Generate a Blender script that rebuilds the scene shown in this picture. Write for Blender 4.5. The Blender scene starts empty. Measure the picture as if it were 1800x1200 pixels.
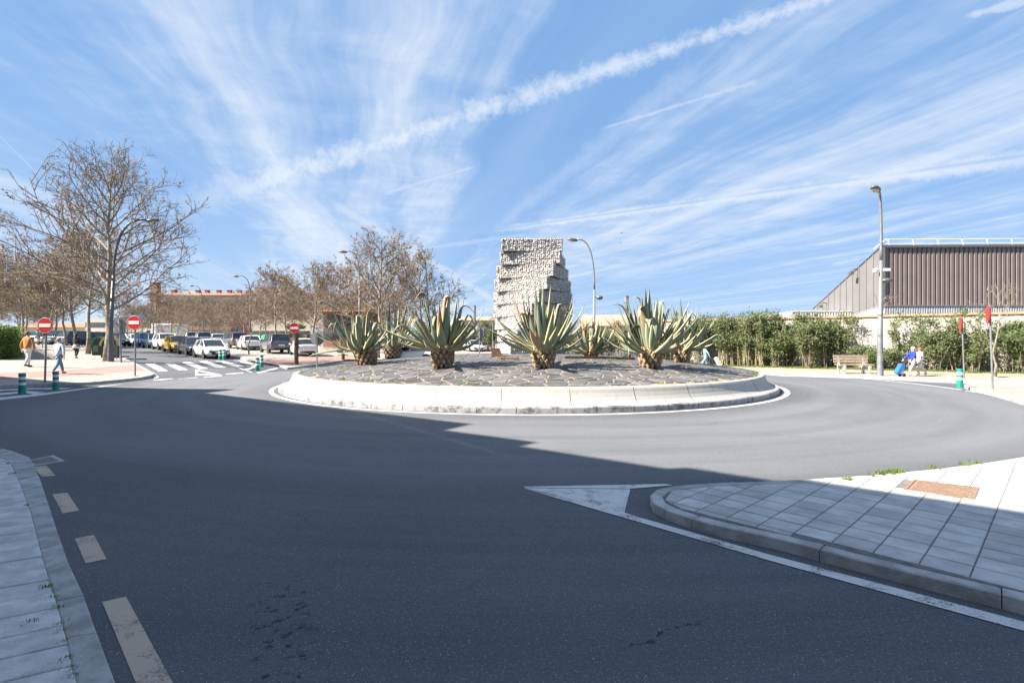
import bpy, math, random
from math import sin, cos, pi, hypot, radians, sqrt, atan2
from mathutils import Vector, Matrix, Euler
R = random.Random(7)
scene = bpy.context.scene
COL = scene.collection

# ---------------------------------------------------------------- camera
H = 1.75; F = 900.0
cam = bpy.data.objects.new('camera', bpy.data.cameras.new('camera')); COL.objects.link(cam)
cam.location = (0, 0, H); cam.rotation_euler = (pi/2, 0, 0)
cam.data.sensor_width = 36; cam.data.lens = 18.0
cam.data.clip_start = .05; cam.data.clip_end = 6000
scene.camera = cam
scene.view_settings.view_transform = 'Standard'
scene.view_settings.look = 'None'
scene.view_settings.gamma = 1
scene.view_settings.use_curve_mapping = False
scene.view_settings.exposure = 1.9
SUN_EL = radians(40)
LDIR = Vector((.955, .296, 0)).normalized()          # horizontal heading of the sunlight
sl = bpy.data.lights.new('sun', 'SUN'); sl.energy = 5.0; sl.angle = radians(.5); sl.color = (1, .895, .76)
so = bpy.data.objects.new('sun', sl); COL.objects.link(so)
ldir3 = Vector((LDIR.x*cos(SUN_EL), LDIR.y*cos(SUN_EL), -sin(SUN_EL)))
so.rotation_euler = ldir3.to_track_quat('-Z', 'Y').to_euler(); so.location = (-30, -10, 40)

# ---------------------------------------------------------------- node helper
class G:
    def __init__(s, nt): s.nt = nt; s.n = nt.nodes; s.l = nt.links
    def node(s, t, **k):
        n = s.n.new(t)
        for a, b in k.items(): setattr(n, a, b)
        return n
    def put(s, sock, v):
        if v is None: return
        if isinstance(v, bpy.types.NodeSocket): s.l.new(v, sock)
        else:
            if hasattr(sock.default_value, '__len__') and not hasattr(v, '__len__'): v = [v]*len(sock.default_value)
            if hasattr(sock.default_value, '__len__') and len(v) == 3 and len(sock.default_value) == 4: v = (*v, 1)
            sock.default_value = v
    def m(s, op, a, b=None, c=None, clamp=False):
        n = s.node('ShaderNodeMath', operation=op, use_clamp=clamp)
        for i, v in enumerate((a, b, c)): s.put(n.inputs[i], v)
        return n.outputs[0]
    def vm(s, op, a, b=None):
        n = s.node('ShaderNodeVectorMath', operation=op)
        s.put(n.inputs[0], a)
        if b is not None: s.put(n.inputs[1], b)
        return n.outputs['Value'] if op in ('DOT_PRODUCT', 'LENGTH') else n.outputs[0]
    def xyz(s, x, y, z=0):
        n = s.node('ShaderNodeCombineXYZ')
        for i, v in enumerate((x, y, z)): s.put(n.inputs[i], v)
        return n.outputs[0]
    def sep(s, v):
        n = s.node('ShaderNodeSeparateXYZ'); s.put(n.inputs[0], v); return n.outputs
    def noise(s, v, scale, detail=4, rough=.55, dist=0):
        n = s.node('ShaderNodeTexNoise'); s.put(n.inputs['Vector'], v)
        n.inputs['Scale'].default_value = scale; n.inputs['Detail'].default_value = detail
        n.inputs['Roughness'].default_value = rough; n.inputs['Distortion'].default_value = dist
        return n.outputs[0]
    def voro(s, v, scale, feature='F1', out=0):
        n = s.node('ShaderNodeTexVoronoi', feature=feature); s.put(n.inputs['Vector'], v)
        n.inputs['Scale'].default_value = scale
        return n.outputs[out]
    def step(s, v, a, b, lo=0, hi=1):
        n = s.node('ShaderNodeMapRange', interpolation_type='SMOOTHSTEP'); s.put(n.inputs[0], v)
        n.inputs[1].default_value = a; n.inputs[2].default_value = b; n.inputs[3].default_value = lo; n.inputs[4].default_value = hi
        return n.outputs[0]
    def mix(s, f, a, b, mode='MIX'):
        n = s.node('ShaderNodeMix', data_type='RGBA', blend_type=mode)
        s.put(n.inputs[0], f); s.put(n.inputs[6], a); s.put(n.inputs[7], b); return n.outputs[2]
    def ramp(s, v, pts):
        n = s.node('ShaderNodeValToRGB'); s.put(n.inputs[0], v)
        e = n.color_ramp.elements
        while len(e) < len(pts): e.new(.5)
        for i, (p, c) in enumerate(pts): e[i].position = p; e[i].color = (c, c, c, 1) if not hasattr(c, '__len__') else (*c, 1)
        return n.outputs[0]

# ---------------------------------------------------------------- sky
W = bpy.data.worlds.new('World'); scene.world = W; W.use_nodes = True
g = G(W.node_tree); g.n.clear()
wo = g.node('ShaderNodeOutputWorld'); bg = g.node('ShaderNodeBackground'); g.l.new(bg.outputs[0], wo.inputs[0])
bg.inputs[1].default_value = .074
sky = g.node('ShaderNodeTexSky', sky_type='NISHITA'); sky.sun_disc = False
sky.sun_elevation = SUN_EL; sky.sun_rotation = atan2(-LDIR.x, -LDIR.y)
sky.altitude = 600; sky.air_density = 1.0; sky.dust_density = .6; sky.ozone_density = 2.0
gv = g.node('ShaderNodeTexCoord').outputs['Generated']
dr = g.vm('NORMALIZE', gv)
sx, sy, sz = g.sep(dr)
zc = g.m('MAXIMUM', sz, .012)
u = g.m('DIVIDE', sx, zc); v = g.m('DIVIDE', sy, zc)
c = g.m('ADD', u, g.m('MULTIPLY', v, .278))
warp = g.noise(g.xyz(u, v), .35, 3)
cw = g.m('ADD', c, g.m('MULTIPLY', g.m('SUBTRACT', warp, .5), .9))
n1 = g.noise(g.xyz(g.m('MULTIPLY', cw, 1.5), g.m('MULTIPLY', v, .14), 3.1), 1.0, 6, .6)
n2 = g.noise(g.xyz(g.m('MULTIPLY', cw, 5), g.m('MULTIPLY', v, .45), 7.7), 1.0, 7, .65)
n3 = g.noise(g.xyz(g.m('MULTIPLY', u, 2.0), g.m('MULTIPLY', v, 2.0), 1.7), 1.6, 8, .62, .4)
cover = g.ramp(g.m('DIVIDE', g.m('ADD', cw, 4), 10), [(0, .34), (.22, .36), (.31, .55), (.345, .66), (.40, .62), (.445, .60), (.475, .18), (.495, .22), (.52, .52), (.57, .44), (.62, .50), (.70, .56), (.78, .46), (.9, .36)])
dens = g.m('ADD', cover, g.m('ADD', g.m('MULTIPLY', g.m('SUBTRACT', n1, .5), 1.5), g.m('ADD', g.m('MULTIPLY', g.m('SUBTRACT', n2, .5), .62), g.m('MULTIPLY', g.m('SUBTRACT', n3, .5), .62))))
cloud = g.m('ADD', g.m('MULTIPLY', g.step(dens, .26, 1.10), .74), g.m('MULTIPLY', g.step(n1, .2, .7), .17))
def pdir(px, py): return Vector((px-900, F, 600-py)).normalized()
puff = g.noise(dr, 55, 6, .7); puff2 = g.noise(dr, 18, 4, .6)
def contrail(p1, p2, w1, w2, amt, soft=.35, rag=1.0, split=False):
    a, b = pdir(*p1), pdir(*p2)
    n = a.cross(b).normalized(); ax = (b-a).normalized()
    ta, tb = a.dot(ax), b.dot(ax)
    dist = g.vm('DOT_PRODUCT', dr, tuple(n)); al = g.vm('DOT_PRODUCT', dr, tuple(ax))
    tt = g.m('DIVIDE', g.m('SUBTRACT', al, ta), tb-ta)
    w = g.m('ADD', w1/F, g.m('MULTIPLY', g.m('MINIMUM', g.m('MAXIMUM', tt, 0), 1.4), (w2-w1)/F))
    d = g.m('ABSOLUTE', g.m('DIVIDE', dist, w))
    d = g.m('ADD', d, g.m('ADD', g.m('MULTIPLY', g.m('SUBTRACT', puff, .5), 1.7*rag), g.m('MULTIPLY', g.m('SUBTRACT', puff2, .5), .9*rag)))
    k = g.m('SUBTRACT', 1, g.step(d, soft, 1.15))
    if split: k = g.m('MULTIPLY', k, g.step(g.m('ABSOLUTE', g.m('ADD', g.m('DIVIDE', dist, w), .15)), .0, .28, .45, 1))
    k = g.m('MULTIPLY', k, g.m('MULTIPLY', g.step(tt, -.06, .10), g.m('SUBTRACT', 1, g.step(tt, .92, 1.08))))
    return g.m('MULTIPLY', k, amt)
trails = [((330, 362), (1900, -150), 36, 8, .66, -.3, 1.25), ((1060, 226), (1335, 142), 4, 7, .42, .1, 1.1), ((870, 405), (2000, 250), 8, 17, .62, .1, .9, True),
          ((1060, 490), (1470, 392), 14, 8, .42, 0, .5), ((670, 342), (832, 294), 6, 4, .42, 0, 1.0), ((575, 350), (880, 535), 13, 9, .45, 0, .8),
          ((-60, 180), (62, 302), 2, 2, .22, .1, .4), ((1695, 30), (1980, -45), 6, 9, .5, .1, 1.0), ((1290, 505), (1540, 466), 8, 5, .25, 0, .6),
          ((1180, 553), (1560, 512), 10, 8, .28, 0, .5), ((1463, 465), (1512, 455), 3, 4, .45, 0, .6), ((1340, 325), (2000, 120), 16, 22, .35, 0, .5),
          ((720, 440), (930, 412), 6, 6, .3, 0, .7), ((860, 410), (1230, 120), 16, 34, .26, -.2, .7), ((900, 440), (1130, 330), 26, 20, .3, -.2, .7)]
for t in trails: cloud = g.m('MAXIMUM', cloud, g.m('ADD', contrail(*t), g.m('MULTIPLY', cloud, .35)))
cloud = g.m('MINIMUM', cloud, .95)
cloud = g.m('MULTIPLY', cloud, g.step(sz, -.01, .06))
hz = g.m('POWER', g.m('SUBTRACT', 1, g.m('MAXIMUM', sz, 0)), 6)
side = g.step(sx, -.75, .3, 1.0, .45)
nish = g.mix(1, sky.outputs[0], (.42, .44, .49), 'MULTIPLY')
base = g.mix(.72, nish, (.80, 1.78, 3.4))
base = g.mix(g.m('MULTIPLY', g.m('MULTIPLY', hz, side), .85), base, (2.75, 3.3, 3.85))
skyc = g.mix(cloud, base, (3.15, 3.4, 3.75))
g.l.new(skyc, bg.inputs[0])

# ---------------------------------------------------------------- terrain and picture geometry
CX, CY = .6, 22.16
TR = [(16.5, 0), (20, .12), (25, .33), (30, .48), (35, .62), (45, .92), (60, 1.22), (80, 1.46), (130, 1.55)]
def smooth(a, b, x):
    t = max(0, min(1, (x-a)/(b-a))); return t*t*(3-2*t)
def interp(tab, x):
    if x <= tab[0][0]: return tab[0][1]
    for (a, p), (b, q) in zip(tab, tab[1:]):
        if x <= b: return p+(q-p)*(x-a)/(b-a)
    return tab[-1][1]
def T(x, y):
    dx, dy = x-CX, y-CY; r = hypot(dx, dy)
    if r < 16.5: return 0.0
    return interp(TR, r)*smooth(.1, .6, (-.8*dx+.6*dy)/r)
DZ0, DZ1, RT = .58, 1.22, 9.2
def dome(x, y):
    r = hypot(x-CX, y-CY)/RT
    return DZ0+(DZ1-DZ0)*(1-min(r, 1)**2)
def gp(px, py, off=0, fn=T):
    ax, az = (px-900)/F, (600-py)/F; d = 1.5; s = .05
    while d < 400:
        if H+az*d <= fn(ax*d, d)+off: break
        d += s*(1+d*.02)
    lo, hi = max(.5, d-s*(1+d*.02)), d
    for _ in range(18):
        m = (lo+hi)/2
        if H+az*m <= fn(ax*m, m)+off: hi = m
        else: lo = m
    return Vector((ax*hi, hi, fn(ax*hi, hi)+off))
def at(px, d, off=0): x = (px-900)/F*d; return Vector((x, d, T(x, d)+off))
def S(s, t): return (-.70*s+.714*t, .714*s+.70*t)
def SP(s, t, off=0): x, y = S(s, t); return Vector((x, y, T(x, y)+off))
STH = atan2(-.714, .70)        # heading of cars that face the camera down the street

# ---------------------------------------------------------------- mesh builder
class MB:
    def __init__(s): s.v = []; s.f = []; s.mi = []; s.uv = None; s.m = 0
    def add(s, vs, fs):
        o = len(s.v); s.v += [tuple(p) for p in vs]
        s.f += [tuple(i+o for i in f) for f in fs]; s.mi += [s.m]*len(fs); return o
    def box(s, c, sz, rz=0, M=None):
        hx, hy, hz = sz[0]/2, sz[1]/2, sz[2]/2; ca, sa = cos(rz), sin(rz); vs = []
        for dz in (-hz, hz):
            for dx, dy in ((-hx, -hy), (hx, -hy), (hx, hy), (-hx, hy)):
                vs.append(Vector((c[0]+dx*ca-dy*sa, c[1]+dx*sa+dy*ca, c[2]+dz)))
        if M: vs = [M @ p for p in vs]
        s.add(vs, [(3, 2, 1, 0), (4, 5, 6, 7), (0, 1, 5, 4), (1, 2, 6, 5), (2, 3, 7, 6), (3, 0, 4, 7)])
    def cbox(s, c, sz, ch=.02, rz=0):
        hx, hy, hz = sz[0]/2, sz[1]/2, sz[2]/2; ca, sa = cos(rz), sin(rz); rings = []
        for z, k in ((-hz, ch), (-hz+ch, 0), (hz-ch, 0), (hz, ch)):
            for dx, dy in ((-hx+k, -hy+k), (hx-k, -hy+k), (hx-k, hy-k), (-hx+k, hy-k)):
                rings.append((c[0]+dx*ca-dy*sa, c[1]+dx*sa+dy*ca, c[2]+z))
        fs = [(3, 2, 1, 0), (12, 13, 14, 15)]
        for r in range(3):
            for i in range(4): j = (i+1) % 4; fs.append((r*4+i, r*4+j, r*4+4+j, r*4+4+i))
        s.add(rings, fs)
    def tube(s, pts, rad, n=8, cap=True):
        pts = [Vector(p) for p in pts]; k = len(pts)
        if not hasattr(rad, '__len__'): rad = [rad]*k
        vs = []; ref = None
        for i, p in enumerate(pts):
            t = (pts[min(i+1, k-1)]-pts[max(i-1, 0)])
            if t.length < 1e-9: t = Vector((0, 0, 1))
            t.normalize()
            if ref is None: ref = Vector((1, 0, 0)) if abs(t.x) < .8 else Vector((0, 1, 0))
            a = (ref-t*ref.dot(t)).normalized(); b = t.cross(a); ref = a
            for j in range(n):
                q = 2*pi*j/n; vs.append(p+(a*cos(q)+b*sin(q))*rad[i])
        fs = [(i*n+j, i*n+(j+1) % n, (i+1)*n+(j+1) % n, (i+1)*n+j) for i in range(k-1) for j in range(n)]
        if cap: fs += [tuple(range(n))[::-1], tuple((k-1)*n+j for j in range(n))]
        s.add(vs, fs)
    def lathe(s, prof, n=16, c=(0, 0, 0), M=None, a0=0, a1=2*pi, sx=1, sy=1):
        full = abs(a1-a0-2*pi) < 1e-6; m = n if full else n+1; vs = []
        for r, z in prof:
            for j in range(m):
                q = a0+(a1-a0)*j/n; vs.append(Vector((c[0]+r*cos(q)*sx, c[1]+r*sin(q)*sy, c[2]+z)))
        if M: vs = [M @ p for p in vs]
        fs = [(i*m+j, i*m+(j+1) % m, (i+1)*m+(j+1) % m, (i+1)*m+j) for i in range(len(prof)-1) for j in range(n)]
        s.add(vs, fs)
    def prism(s, poly, z0, z1, ch=0):
        n = len(poly); s.add([(x, y, z0) for x, y in poly]+[(x, y, z1) for x, y in poly],
            [tuple(range(n))[::-1], tuple(range(n, 2*n))]+[(i, (i+1) % n, n+(i+1) % n, n+i) for i in range(n)])
    def extr(s, prof, y0, y1, M=None):           # profile in xz, extruded along y
        n = len(prof); vs = [Vector((x, y0, z)) for x, z in prof]+[Vector((x, y1, z)) for x, z in prof]
        if M: vs = [M @ p for p in vs]
        s.add(vs, [tuple(range(n)), tuple(range(2*n-1, n-1, -1))]+[(i, n+i, n+(i+1) % n, (i+1) % n) for i in range(n)])
    def ico(s, c, r, rnd=None, M=None):
        p = (1+sqrt(5))/2; k = 1/sqrt(1+p*p)
        vs = [Vector(q)*k for q in ((-1, p, 0), (1, p, 0), (-1, -p, 0), (1, -p, 0), (0, -1, p), (0, 1, p), (0, -1, -p), (0, 1, -p), (p, 0, -1), (p, 0, 1), (-p, 0, -1), (-p, 0, 1))]
        rr = r if hasattr(r, '__len__') else (r, r, r)
        if rnd: vs = [q*rnd.uniform(.8, 1.15) for q in vs]
        vs = [Vector((q.x*rr[0], q.y*rr[1], q.z*rr[2])) for q in vs]
        if M: vs = [M @ q for q in vs]
        s.add([q+Vector(c) for q in vs], [(0, 11, 5), (0, 5, 1), (0, 1, 7), (0, 7, 10), (0, 10, 11), (1, 5, 9), (5, 11, 4), (11, 10, 2), (10, 7, 6), (7, 1, 8),
            (3, 9, 4), (3, 4, 2), (3, 2, 6), (3, 6, 8), (3, 8, 9), (4, 9, 5), (2, 4, 11), (6, 2, 10), (8, 6, 7), (9, 8, 1)])
    def ball(s, c, r, n=12, m=8, M=None):
        rr = r if hasattr(r, '__len__') else (r, r, r)
        vs = [Vector((rr[0]*sin(pi*i/m)*cos(2*pi*j/n), rr[1]*sin(pi*i/m)*sin(2*pi*j/n), rr[2]*cos(pi*i/m))) for i in range(m+1) for j in range(n)]
        if M: vs = [M @ q for q in vs]
        s.add([q+Vector(c) for q in vs], [(i*n+j, (i+1)*n+j, (i+1)*n+(j+1) % n, i*n+(j+1) % n) for i in range(m) for j in range(n)])
    def mesh(s, name, mats, smooth=False):
        me = bpy.data.meshes.new(name); me.from_pydata(s.v, [], s.f)
        for m in (mats if isinstance(mats, (list, tuple)) else [mats]): me.materials.append(m)
        if max(s.mi, default=0) > 0: me.polygons.foreach_set('material_index', s.mi)
        if s.uv:
            l = me.uv_layers.new(name='UVMap')
            for lp in me.loops: l.data[lp.index].uv = s.uv[lp.vertex_index]
        if smooth: me.polygons.foreach_set('use_smooth', [True]*len(me.polygons))
        me.update(); return me
    def build(s, name, mats, parent=None, smooth=False, loc=None, rz=0, kind=None):
        return link(name, s.mesh(name, mats, smooth), parent, loc, rz, kind)
def link(name, me, parent=None, loc=None, rz=0, kind=None):
    o = bpy.data.objects.new(name, me); COL.objects.link(o)
    if parent: o.parent = parent
    if loc is not None: o.location = loc
    if rz: o.rotation_euler[2] = rz
    if kind: o['kind'] = kind
    return o
def thing(name, label, cat, loc=(0, 0, 0), rz=0, group=None, sc=None):
    o = bpy.data.objects.new(name, None); COL.objects.link(o); o.location = loc; o.rotation_euler[2] = rz
    o.empty_display_size = .1
    o['label'] = label; o['category'] = cat
    if group: o['group'] = group
    if sc: o.scale = (sc, sc, sc) if not hasattr(sc, '__len__') else sc
    return o
def dup(o, label, loc, rz=None, sc=None, group=None):
    def cp(q, par):
        n = q.copy(); COL.objects.link(n)
        if par: n.parent = par
        for ch in q.children: cp(ch, n)
        return n
    n = cp(o, None); n['label'] = label; n.location = loc
    if rz is not None: n.rotation_euler[2] = rz
    if sc: n.scale = (sc, sc, sc) if not hasattr(sc, '__len__') else sc
    if group: n['group'] = group
    return n

# ---------------------------------------------------------------- materials
def bsdf(name):
    m = bpy.data.materials.new(name); m.use_nodes = True; gg = G(m.node_tree); gg.n.clear()
    o = gg.node('ShaderNodeOutputMaterial'); b = gg.node('ShaderNodeBsdfPrincipled'); gg.l.new(b.outputs[0], o.inputs[0])
    return m, gg, b
def pm(name, c1, c2=None, scale=6, rough=.7, bump=0, metal=0, rnd=.0, bs=None, detail=5, coat=0, lo=.35, hi=.65, spec=.5, world=False):
    m, q, b = bsdf(name); tc = q.node('ShaderNodeTexCoord')
    co = q.node('ShaderNodeNewGeometry').outputs['Position'] if world else tc.outputs['Object']
    if c2 is None: c2 = tuple(x*.82 for x in c1)
    n = q.noise(co, scale, detail, .6)
    col = q.mix(q.step(n, lo, hi), c2, c1)
    if rnd:
        oi = q.node('ShaderNodeObjectInfo').outputs['Random']
        col = q.mix(1, col, q.m('ADD', 1-rnd, q.m('MULTIPLY', oi, 2*rnd)), 'MULTIPLY')
    q.put(b.inputs['Base Color'], col); b.inputs['Roughness'].default_value = rough; b.inputs['Metallic'].default_value = metal
    b.inputs['Specular IOR Level'].default_value = spec
    if coat: b.inputs['Coat Weight'].default_value = coat; b.inputs['Coat Roughness'].default_value = .05
    if bump:
        bn = q.node('ShaderNodeBump'); bn.inputs['Strength'].default_value = bump; bn.inputs['Distance'].default_value = .02
        q.put(bn.inputs['Height'], q.noise(co, bs or scale*6, 4, .6)); q.l.new(bn.outputs[0], b.inputs['Normal'])
    return m
def asphalt():
    m, q, b = bsdf('asphalt'); p = q.node('ShaderNodeNewGeometry').outputs['Position']
    d = q.vm('SUBTRACT', p, (CX, CY, 0)); x, y, z = q.sep(d)
    rr = q.vm('LENGTH', q.xyz(x, y)); an = q.m('ARCTAN2', y, x)
    pol = q.xyz(rr, q.m('MULTIPLY', an, 2.2))
    tr = q.noise(q.xyz(q.m('MULTIPLY', rr, 1.1), q.m('MULTIPLY', an, .8), 2), 1, 5, .65)
    tr2 = q.noise(q.xyz(q.m('MULTIPLY', rr, 5), q.m('MULTIPLY', an, 2.2), 4), 1, 4, .7)
    big = q.noise(p, .22, 5, .6); fine = q.noise(p, 48, 6, .8); mid = q.noise(p, 9, 5, .6)
    val = q.m('ADD', .089, q.m('MULTIPLY', q.m('SUBTRACT', tr, .5), .075))
    val = q.m('ADD', val, q.m('MULTIPLY', q.m('SUBTRACT', tr2, .5), .03))
    val = q.m('ADD', val, q.m('MULTIPLY', q.m('SUBTRACT', big, .5), .075))
    val = q.m('ADD', val, q.m('MULTIPLY', q.m('SUBTRACT', mid, .5), .022))
    val = q.m('ADD', val, q.m('MULTIPLY', q.m('SUBTRACT', fine, .5), .17))
    ring = q.m('MULTIPLY', q.step(rr, 11.0, 12.2), q.m('SUBTRACT', 1, q.step(rr, 13.6, 15)))
    lane = q.m('MULTIPLY', q.step(rr, 10.2, 11.3), q.m('SUBTRACT', 1, q.step(rr, 15.2, 16.6)))
    val = q.m('ADD', val, q.m('MULTIPLY', lane, .034))
    for r_, w_, a_ in ((11.7, .45, .010), (12.9, .35, .013), (14.3, .40, .011)):
        wob = q.m('ADD', q.m('SUBTRACT', rr, r_), q.m('MULTIPLY', q.m('SUBTRACT', q.noise(q.xyz(an, r_, 0), 1.1, 4), .5), 2.6))
        val = q.m('SUBTRACT', val, q.m('MULTIPLY', q.m('SUBTRACT', 1, q.step(q.m('ABSOLUTE', wob), 0, w_)), a_))
    ck = q.node('ShaderNodeTexVoronoi', feature='DISTANCE_TO_EDGE'); q.put(ck.inputs['Vector'], q.vm('ADD', p, q.xyz(q.m('MULTIPLY', q.noise(p, 2.2, 6, .7), .9), q.m('MULTIPLY', q.noise(p, 2.7, 6, .7), .9), 0))); ck.inputs['Scale'].default_value = .42
    hair = q.m('MULTIPLY', q.m('SUBTRACT', 1, q.step(ck.outputs[0], .0008, .0035)), q.step(q.noise(p, .5, 3), .54, .62))
    # aggregate flecks, sparse pale stones
    vd = q.voro(p, 60); vc = q.voro(p, 60, out=1); vd2 = q.voro(p, 130); vc2 = q.voro(p, 130, out=1)
    fleck = q.m('ADD', q.m('MULTIPLY', q.m('SUBTRACT', 1, q.step(vd, .10, .28)), q.step(q.sep(vc)[0], .86, 1.05)), q.m('MULTIPLY', q.m('SUBTRACT', 1, q.step(vd2, .15, .45)), q.step(q.sep(vc2)[0], .7, 1.2)))
    # tar spots and oil marks in the near lane
    sp = q.noise(q.xyz(q.m('MULTIPLY', q.sep(p)[0], 1.0), q.m('MULTIPLY', q.sep(p)[1], 1.0), 0), 11, 5, .7)
    px, py, pz = q.sep(p)
    al = q.m('ADD', q.m('MULTIPLY', q.m('ADD', px, 1.35), .42), q.m('MULTIPLY', q.m('SUBTRACT', py, 3.0), -.9))
    ac = q.m('ADD', q.m('MULTIPLY', q.m('ADD', px, 1.35), .9), q.m('MULTIPLY', q.m('SUBTRACT', py, 3.0), .42))
    zone = q.m('MULTIPLY', q.m('SUBTRACT', 1, q.step(q.m('ABSOLUTE', al), .6, 1.0)), q.m('SUBTRACT', 1, q.step(q.m('ABSOLUTE', ac), .08, .30)))
    spot = q.m('MULTIPLY', q.step(sp, .535, .63), zone)
    # a crack
    cn = q.noise(p, 3.5, 6, .7)
    cl = q.m('ABSOLUTE', q.m('ADD', q.m('SUBTRACT', q.m('MULTIPLY', q.m('SUBTRACT', px, 1.05), .62), q.m('SUBTRACT', py, 3.15)), q.m('MULTIPLY', q.m('SUBTRACT', cn, .5), .5)))
    crack = q.m('MULTIPLY', q.m('SUBTRACT', 1, q.step(cl, .004, .016)), q.m('MULTIPLY', q.m('SUBTRACT', 1, q.step(q.m('ABSOLUTE', q.m('SUBTRACT', px, .95)), .25, .42)), q.step(sp, .40, .52)))
    # pale scuffed stripe left by an old line
    sl_ = q.m('ADD', q.m('ADD', q.m('SUBTRACT', py, 8.9), q.m('MULTIPLY', q.m('ADD', px, .9), 1.28)), q.m('MULTIPLY', q.m('SUBTRACT', cn, .5), .25))
    scuff = q.m('MULTIPLY', q.m('SUBTRACT', 1, q.step(q.m('ABSOLUTE', sl_), .03, .22)), q.m('MULTIPLY', q.step(px, -5, -4), q.m('SUBTRACT', 1, q.step(px, -.6, .4))))
    scuff = q.m('MULTIPLY', scuff, q.step(mid, .35, .6))
    val = q.m('ADD', val, q.m('MULTIPLY', scuff, .06))
    val = q.m('MULTIPLY', val, q.m('SUBTRACT', 1, q.m('MULTIPLY', q.m('MAXIMUM', q.m('MAXIMUM', spot, q.m('MULTIPLY', hair, .6)), crack), .85)))
    val = q.m('MAXIMUM', q.m('ADD', val, q.m('MULTIPLY', fleck, .55)), .012)
    col = q.mix(1, val, (.915, .985, 1.105), 'MULTIPLY')
    q.put(b.inputs['Base Color'], col); b.inputs['Roughness'].default_value = .78; b.inputs['Specular IOR Level'].default_value = .35
    bn = q.node('ShaderNodeBump'); bn.inputs['Strength'].default_value = .55; bn.inputs['Distance'].default_value = .006
    q.put(bn.inputs['Height'], q.m('ADD', fine, q.m('MULTIPLY', mid, .4))); q.l.new(bn.outputs[0], b.inputs['Normal'])
    return m
def paint(name, c, wear=.5, worn=(.10, .10, .10)):
    m, q, b = bsdf(name); p = q.node('ShaderNodeNewGeometry').outputs['Position']
    w = q.m('ADD', q.noise(p, 3, 5, .65), q.m('MULTIPLY', q.m('SUBTRACT', q.noise(p, 60, 4, .7), .5), .9))
    col = q.mix(q.step(w, wear-.1, wear+.06), worn, q.mix(q.noise(p, 2, 3), tuple(x*.85 for x in c), c))
    q.put(b.inputs['Base Color'], col); b.inputs['Roughness'].default_value = .6
    bn = q.node('ShaderNodeBump'); bn.inputs['Strength'].default_value = .3; bn.inputs['Distance'].default_value = .004
    q.put(bn.inputs['Height'], q.noise(p, 90, 3)); q.l.new(bn.outputs[0], b.inputs['Normal'])
    return m
def islandwhite():
    m, q, b = bsdf('island_white_paint'); p = q.node('ShaderNodeNewGeometry').outputs['Position']
    d = q.vm('SUBTRACT', p, (CX, CY, 0)); x, y, z = q.sep(d); an = q.m('ARCTAN2', y, x)
    st = q.noise(q.xyz(q.m('MULTIPLY', an, 90), q.m('MULTIPLY', z, .9)), 1, 4, .7)
    gr = q.noise(p, 7, 6, .7); ch = q.noise(p, 16, 5, .75); k2 = q.noise(p, .8, 3)
    col = q.mix(q.m('MULTIPLY', q.step(st, .56, .70), .75), (.37, .36, .335), (.15, .14, .125))
    col = q.mix(q.m('MULTIPLY', q.step(gr, .57, .72), .65), col, (.33, .27, .20))
    low = q.m('SUBTRACT', 1, q.step(z, .14, .30))
    chip = q.m('MAXIMUM', q.step(q.m('ADD', ch, q.m('MULTIPLY', k2, .2)), .83, .87), q.m('MULTIPLY', q.step(q.m('ADD', ch, q.m('MULTIPLY', low, .1)), .67, .73), low))
    col = q.mix(chip, col, (.16, .16, .15))
    q.put(b.inputs['Base Color'], col); b.inputs['Roughness'].default_value = .65
    bn = q.node('ShaderNodeBump'); bn.inputs['Strength'].default_value = .35; bn.inputs['Distance'].default_value = .02
    q.put(bn.inputs['Height'], gr); q.l.new(bn.outputs[0], b.inputs['Normal']); return m
def kerbwhite():
    m, q, b = bsdf('kerb_scuffed'); p = q.node('ShaderNodeNewGeometry').outputs['Position']; z = q.sep(p)[2]
    n = q.noise(p, 5, 6, .75); k = q.noise(p, 1.1, 3, .5)
    col = q.mix(q.step(q.m('ADD', n, q.m('MULTIPLY', k, .4)), .66, .84), (.28, .285, .29), (.085, .09, .095))
    q.put(b.inputs['Base Color'], col); b.inputs['Roughness'].default_value = .7; return m
def leafmat():
    m, q, b = bsdf('agave_leaf'); uv = q.node('ShaderNodeTexCoord').outputs['UV']; u_, v_, _ = q.sep(uv)
    n = q.noise(uv, 4, 4); oi = q.node('ShaderNodeObjectInfo').outputs['Random']
    e = q.m('ABSOLUTE', q.m('SUBTRACT', q.m('MULTIPLY', u_, 2), 1))
    st = q.noise(q.xyz(q.m('MULTIPLY', u_, 14), q.m('MULTIPLY', v_, .6), q.m('MULTIPLY', oi, 9)), 1, 3, .6)
    green = q.mix(oi, (.088, .128, .095), (.15, .19, .14)); green = q.mix(q.step(st, .4, .7), green, (.14, .185, .14))
    base_ = q.mix(q.m('SUBTRACT', 1, q.step(v_, .02, .28)), green, (.30, .33, .16))
    col = q.mix(q.step(e, .68, .80), base_, (.41, .37, .20))
    col = q.mix(q.m('MULTIPLY', q.step(oi, .88, .92), q.step(q.m('ADD', v_, q.m('MULTIPLY', st, .3)), .5, .85)), col, (.27, .17, .09))
    col = q.mix(q.step(v_, .93, .985), col, (.13, .09, .06))
    q.put(b.inputs['Base Color'], col); b.inputs['Roughness'].default_value = .42
    b.inputs['Specular IOR Level'].default_value = .5
    return m
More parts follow.
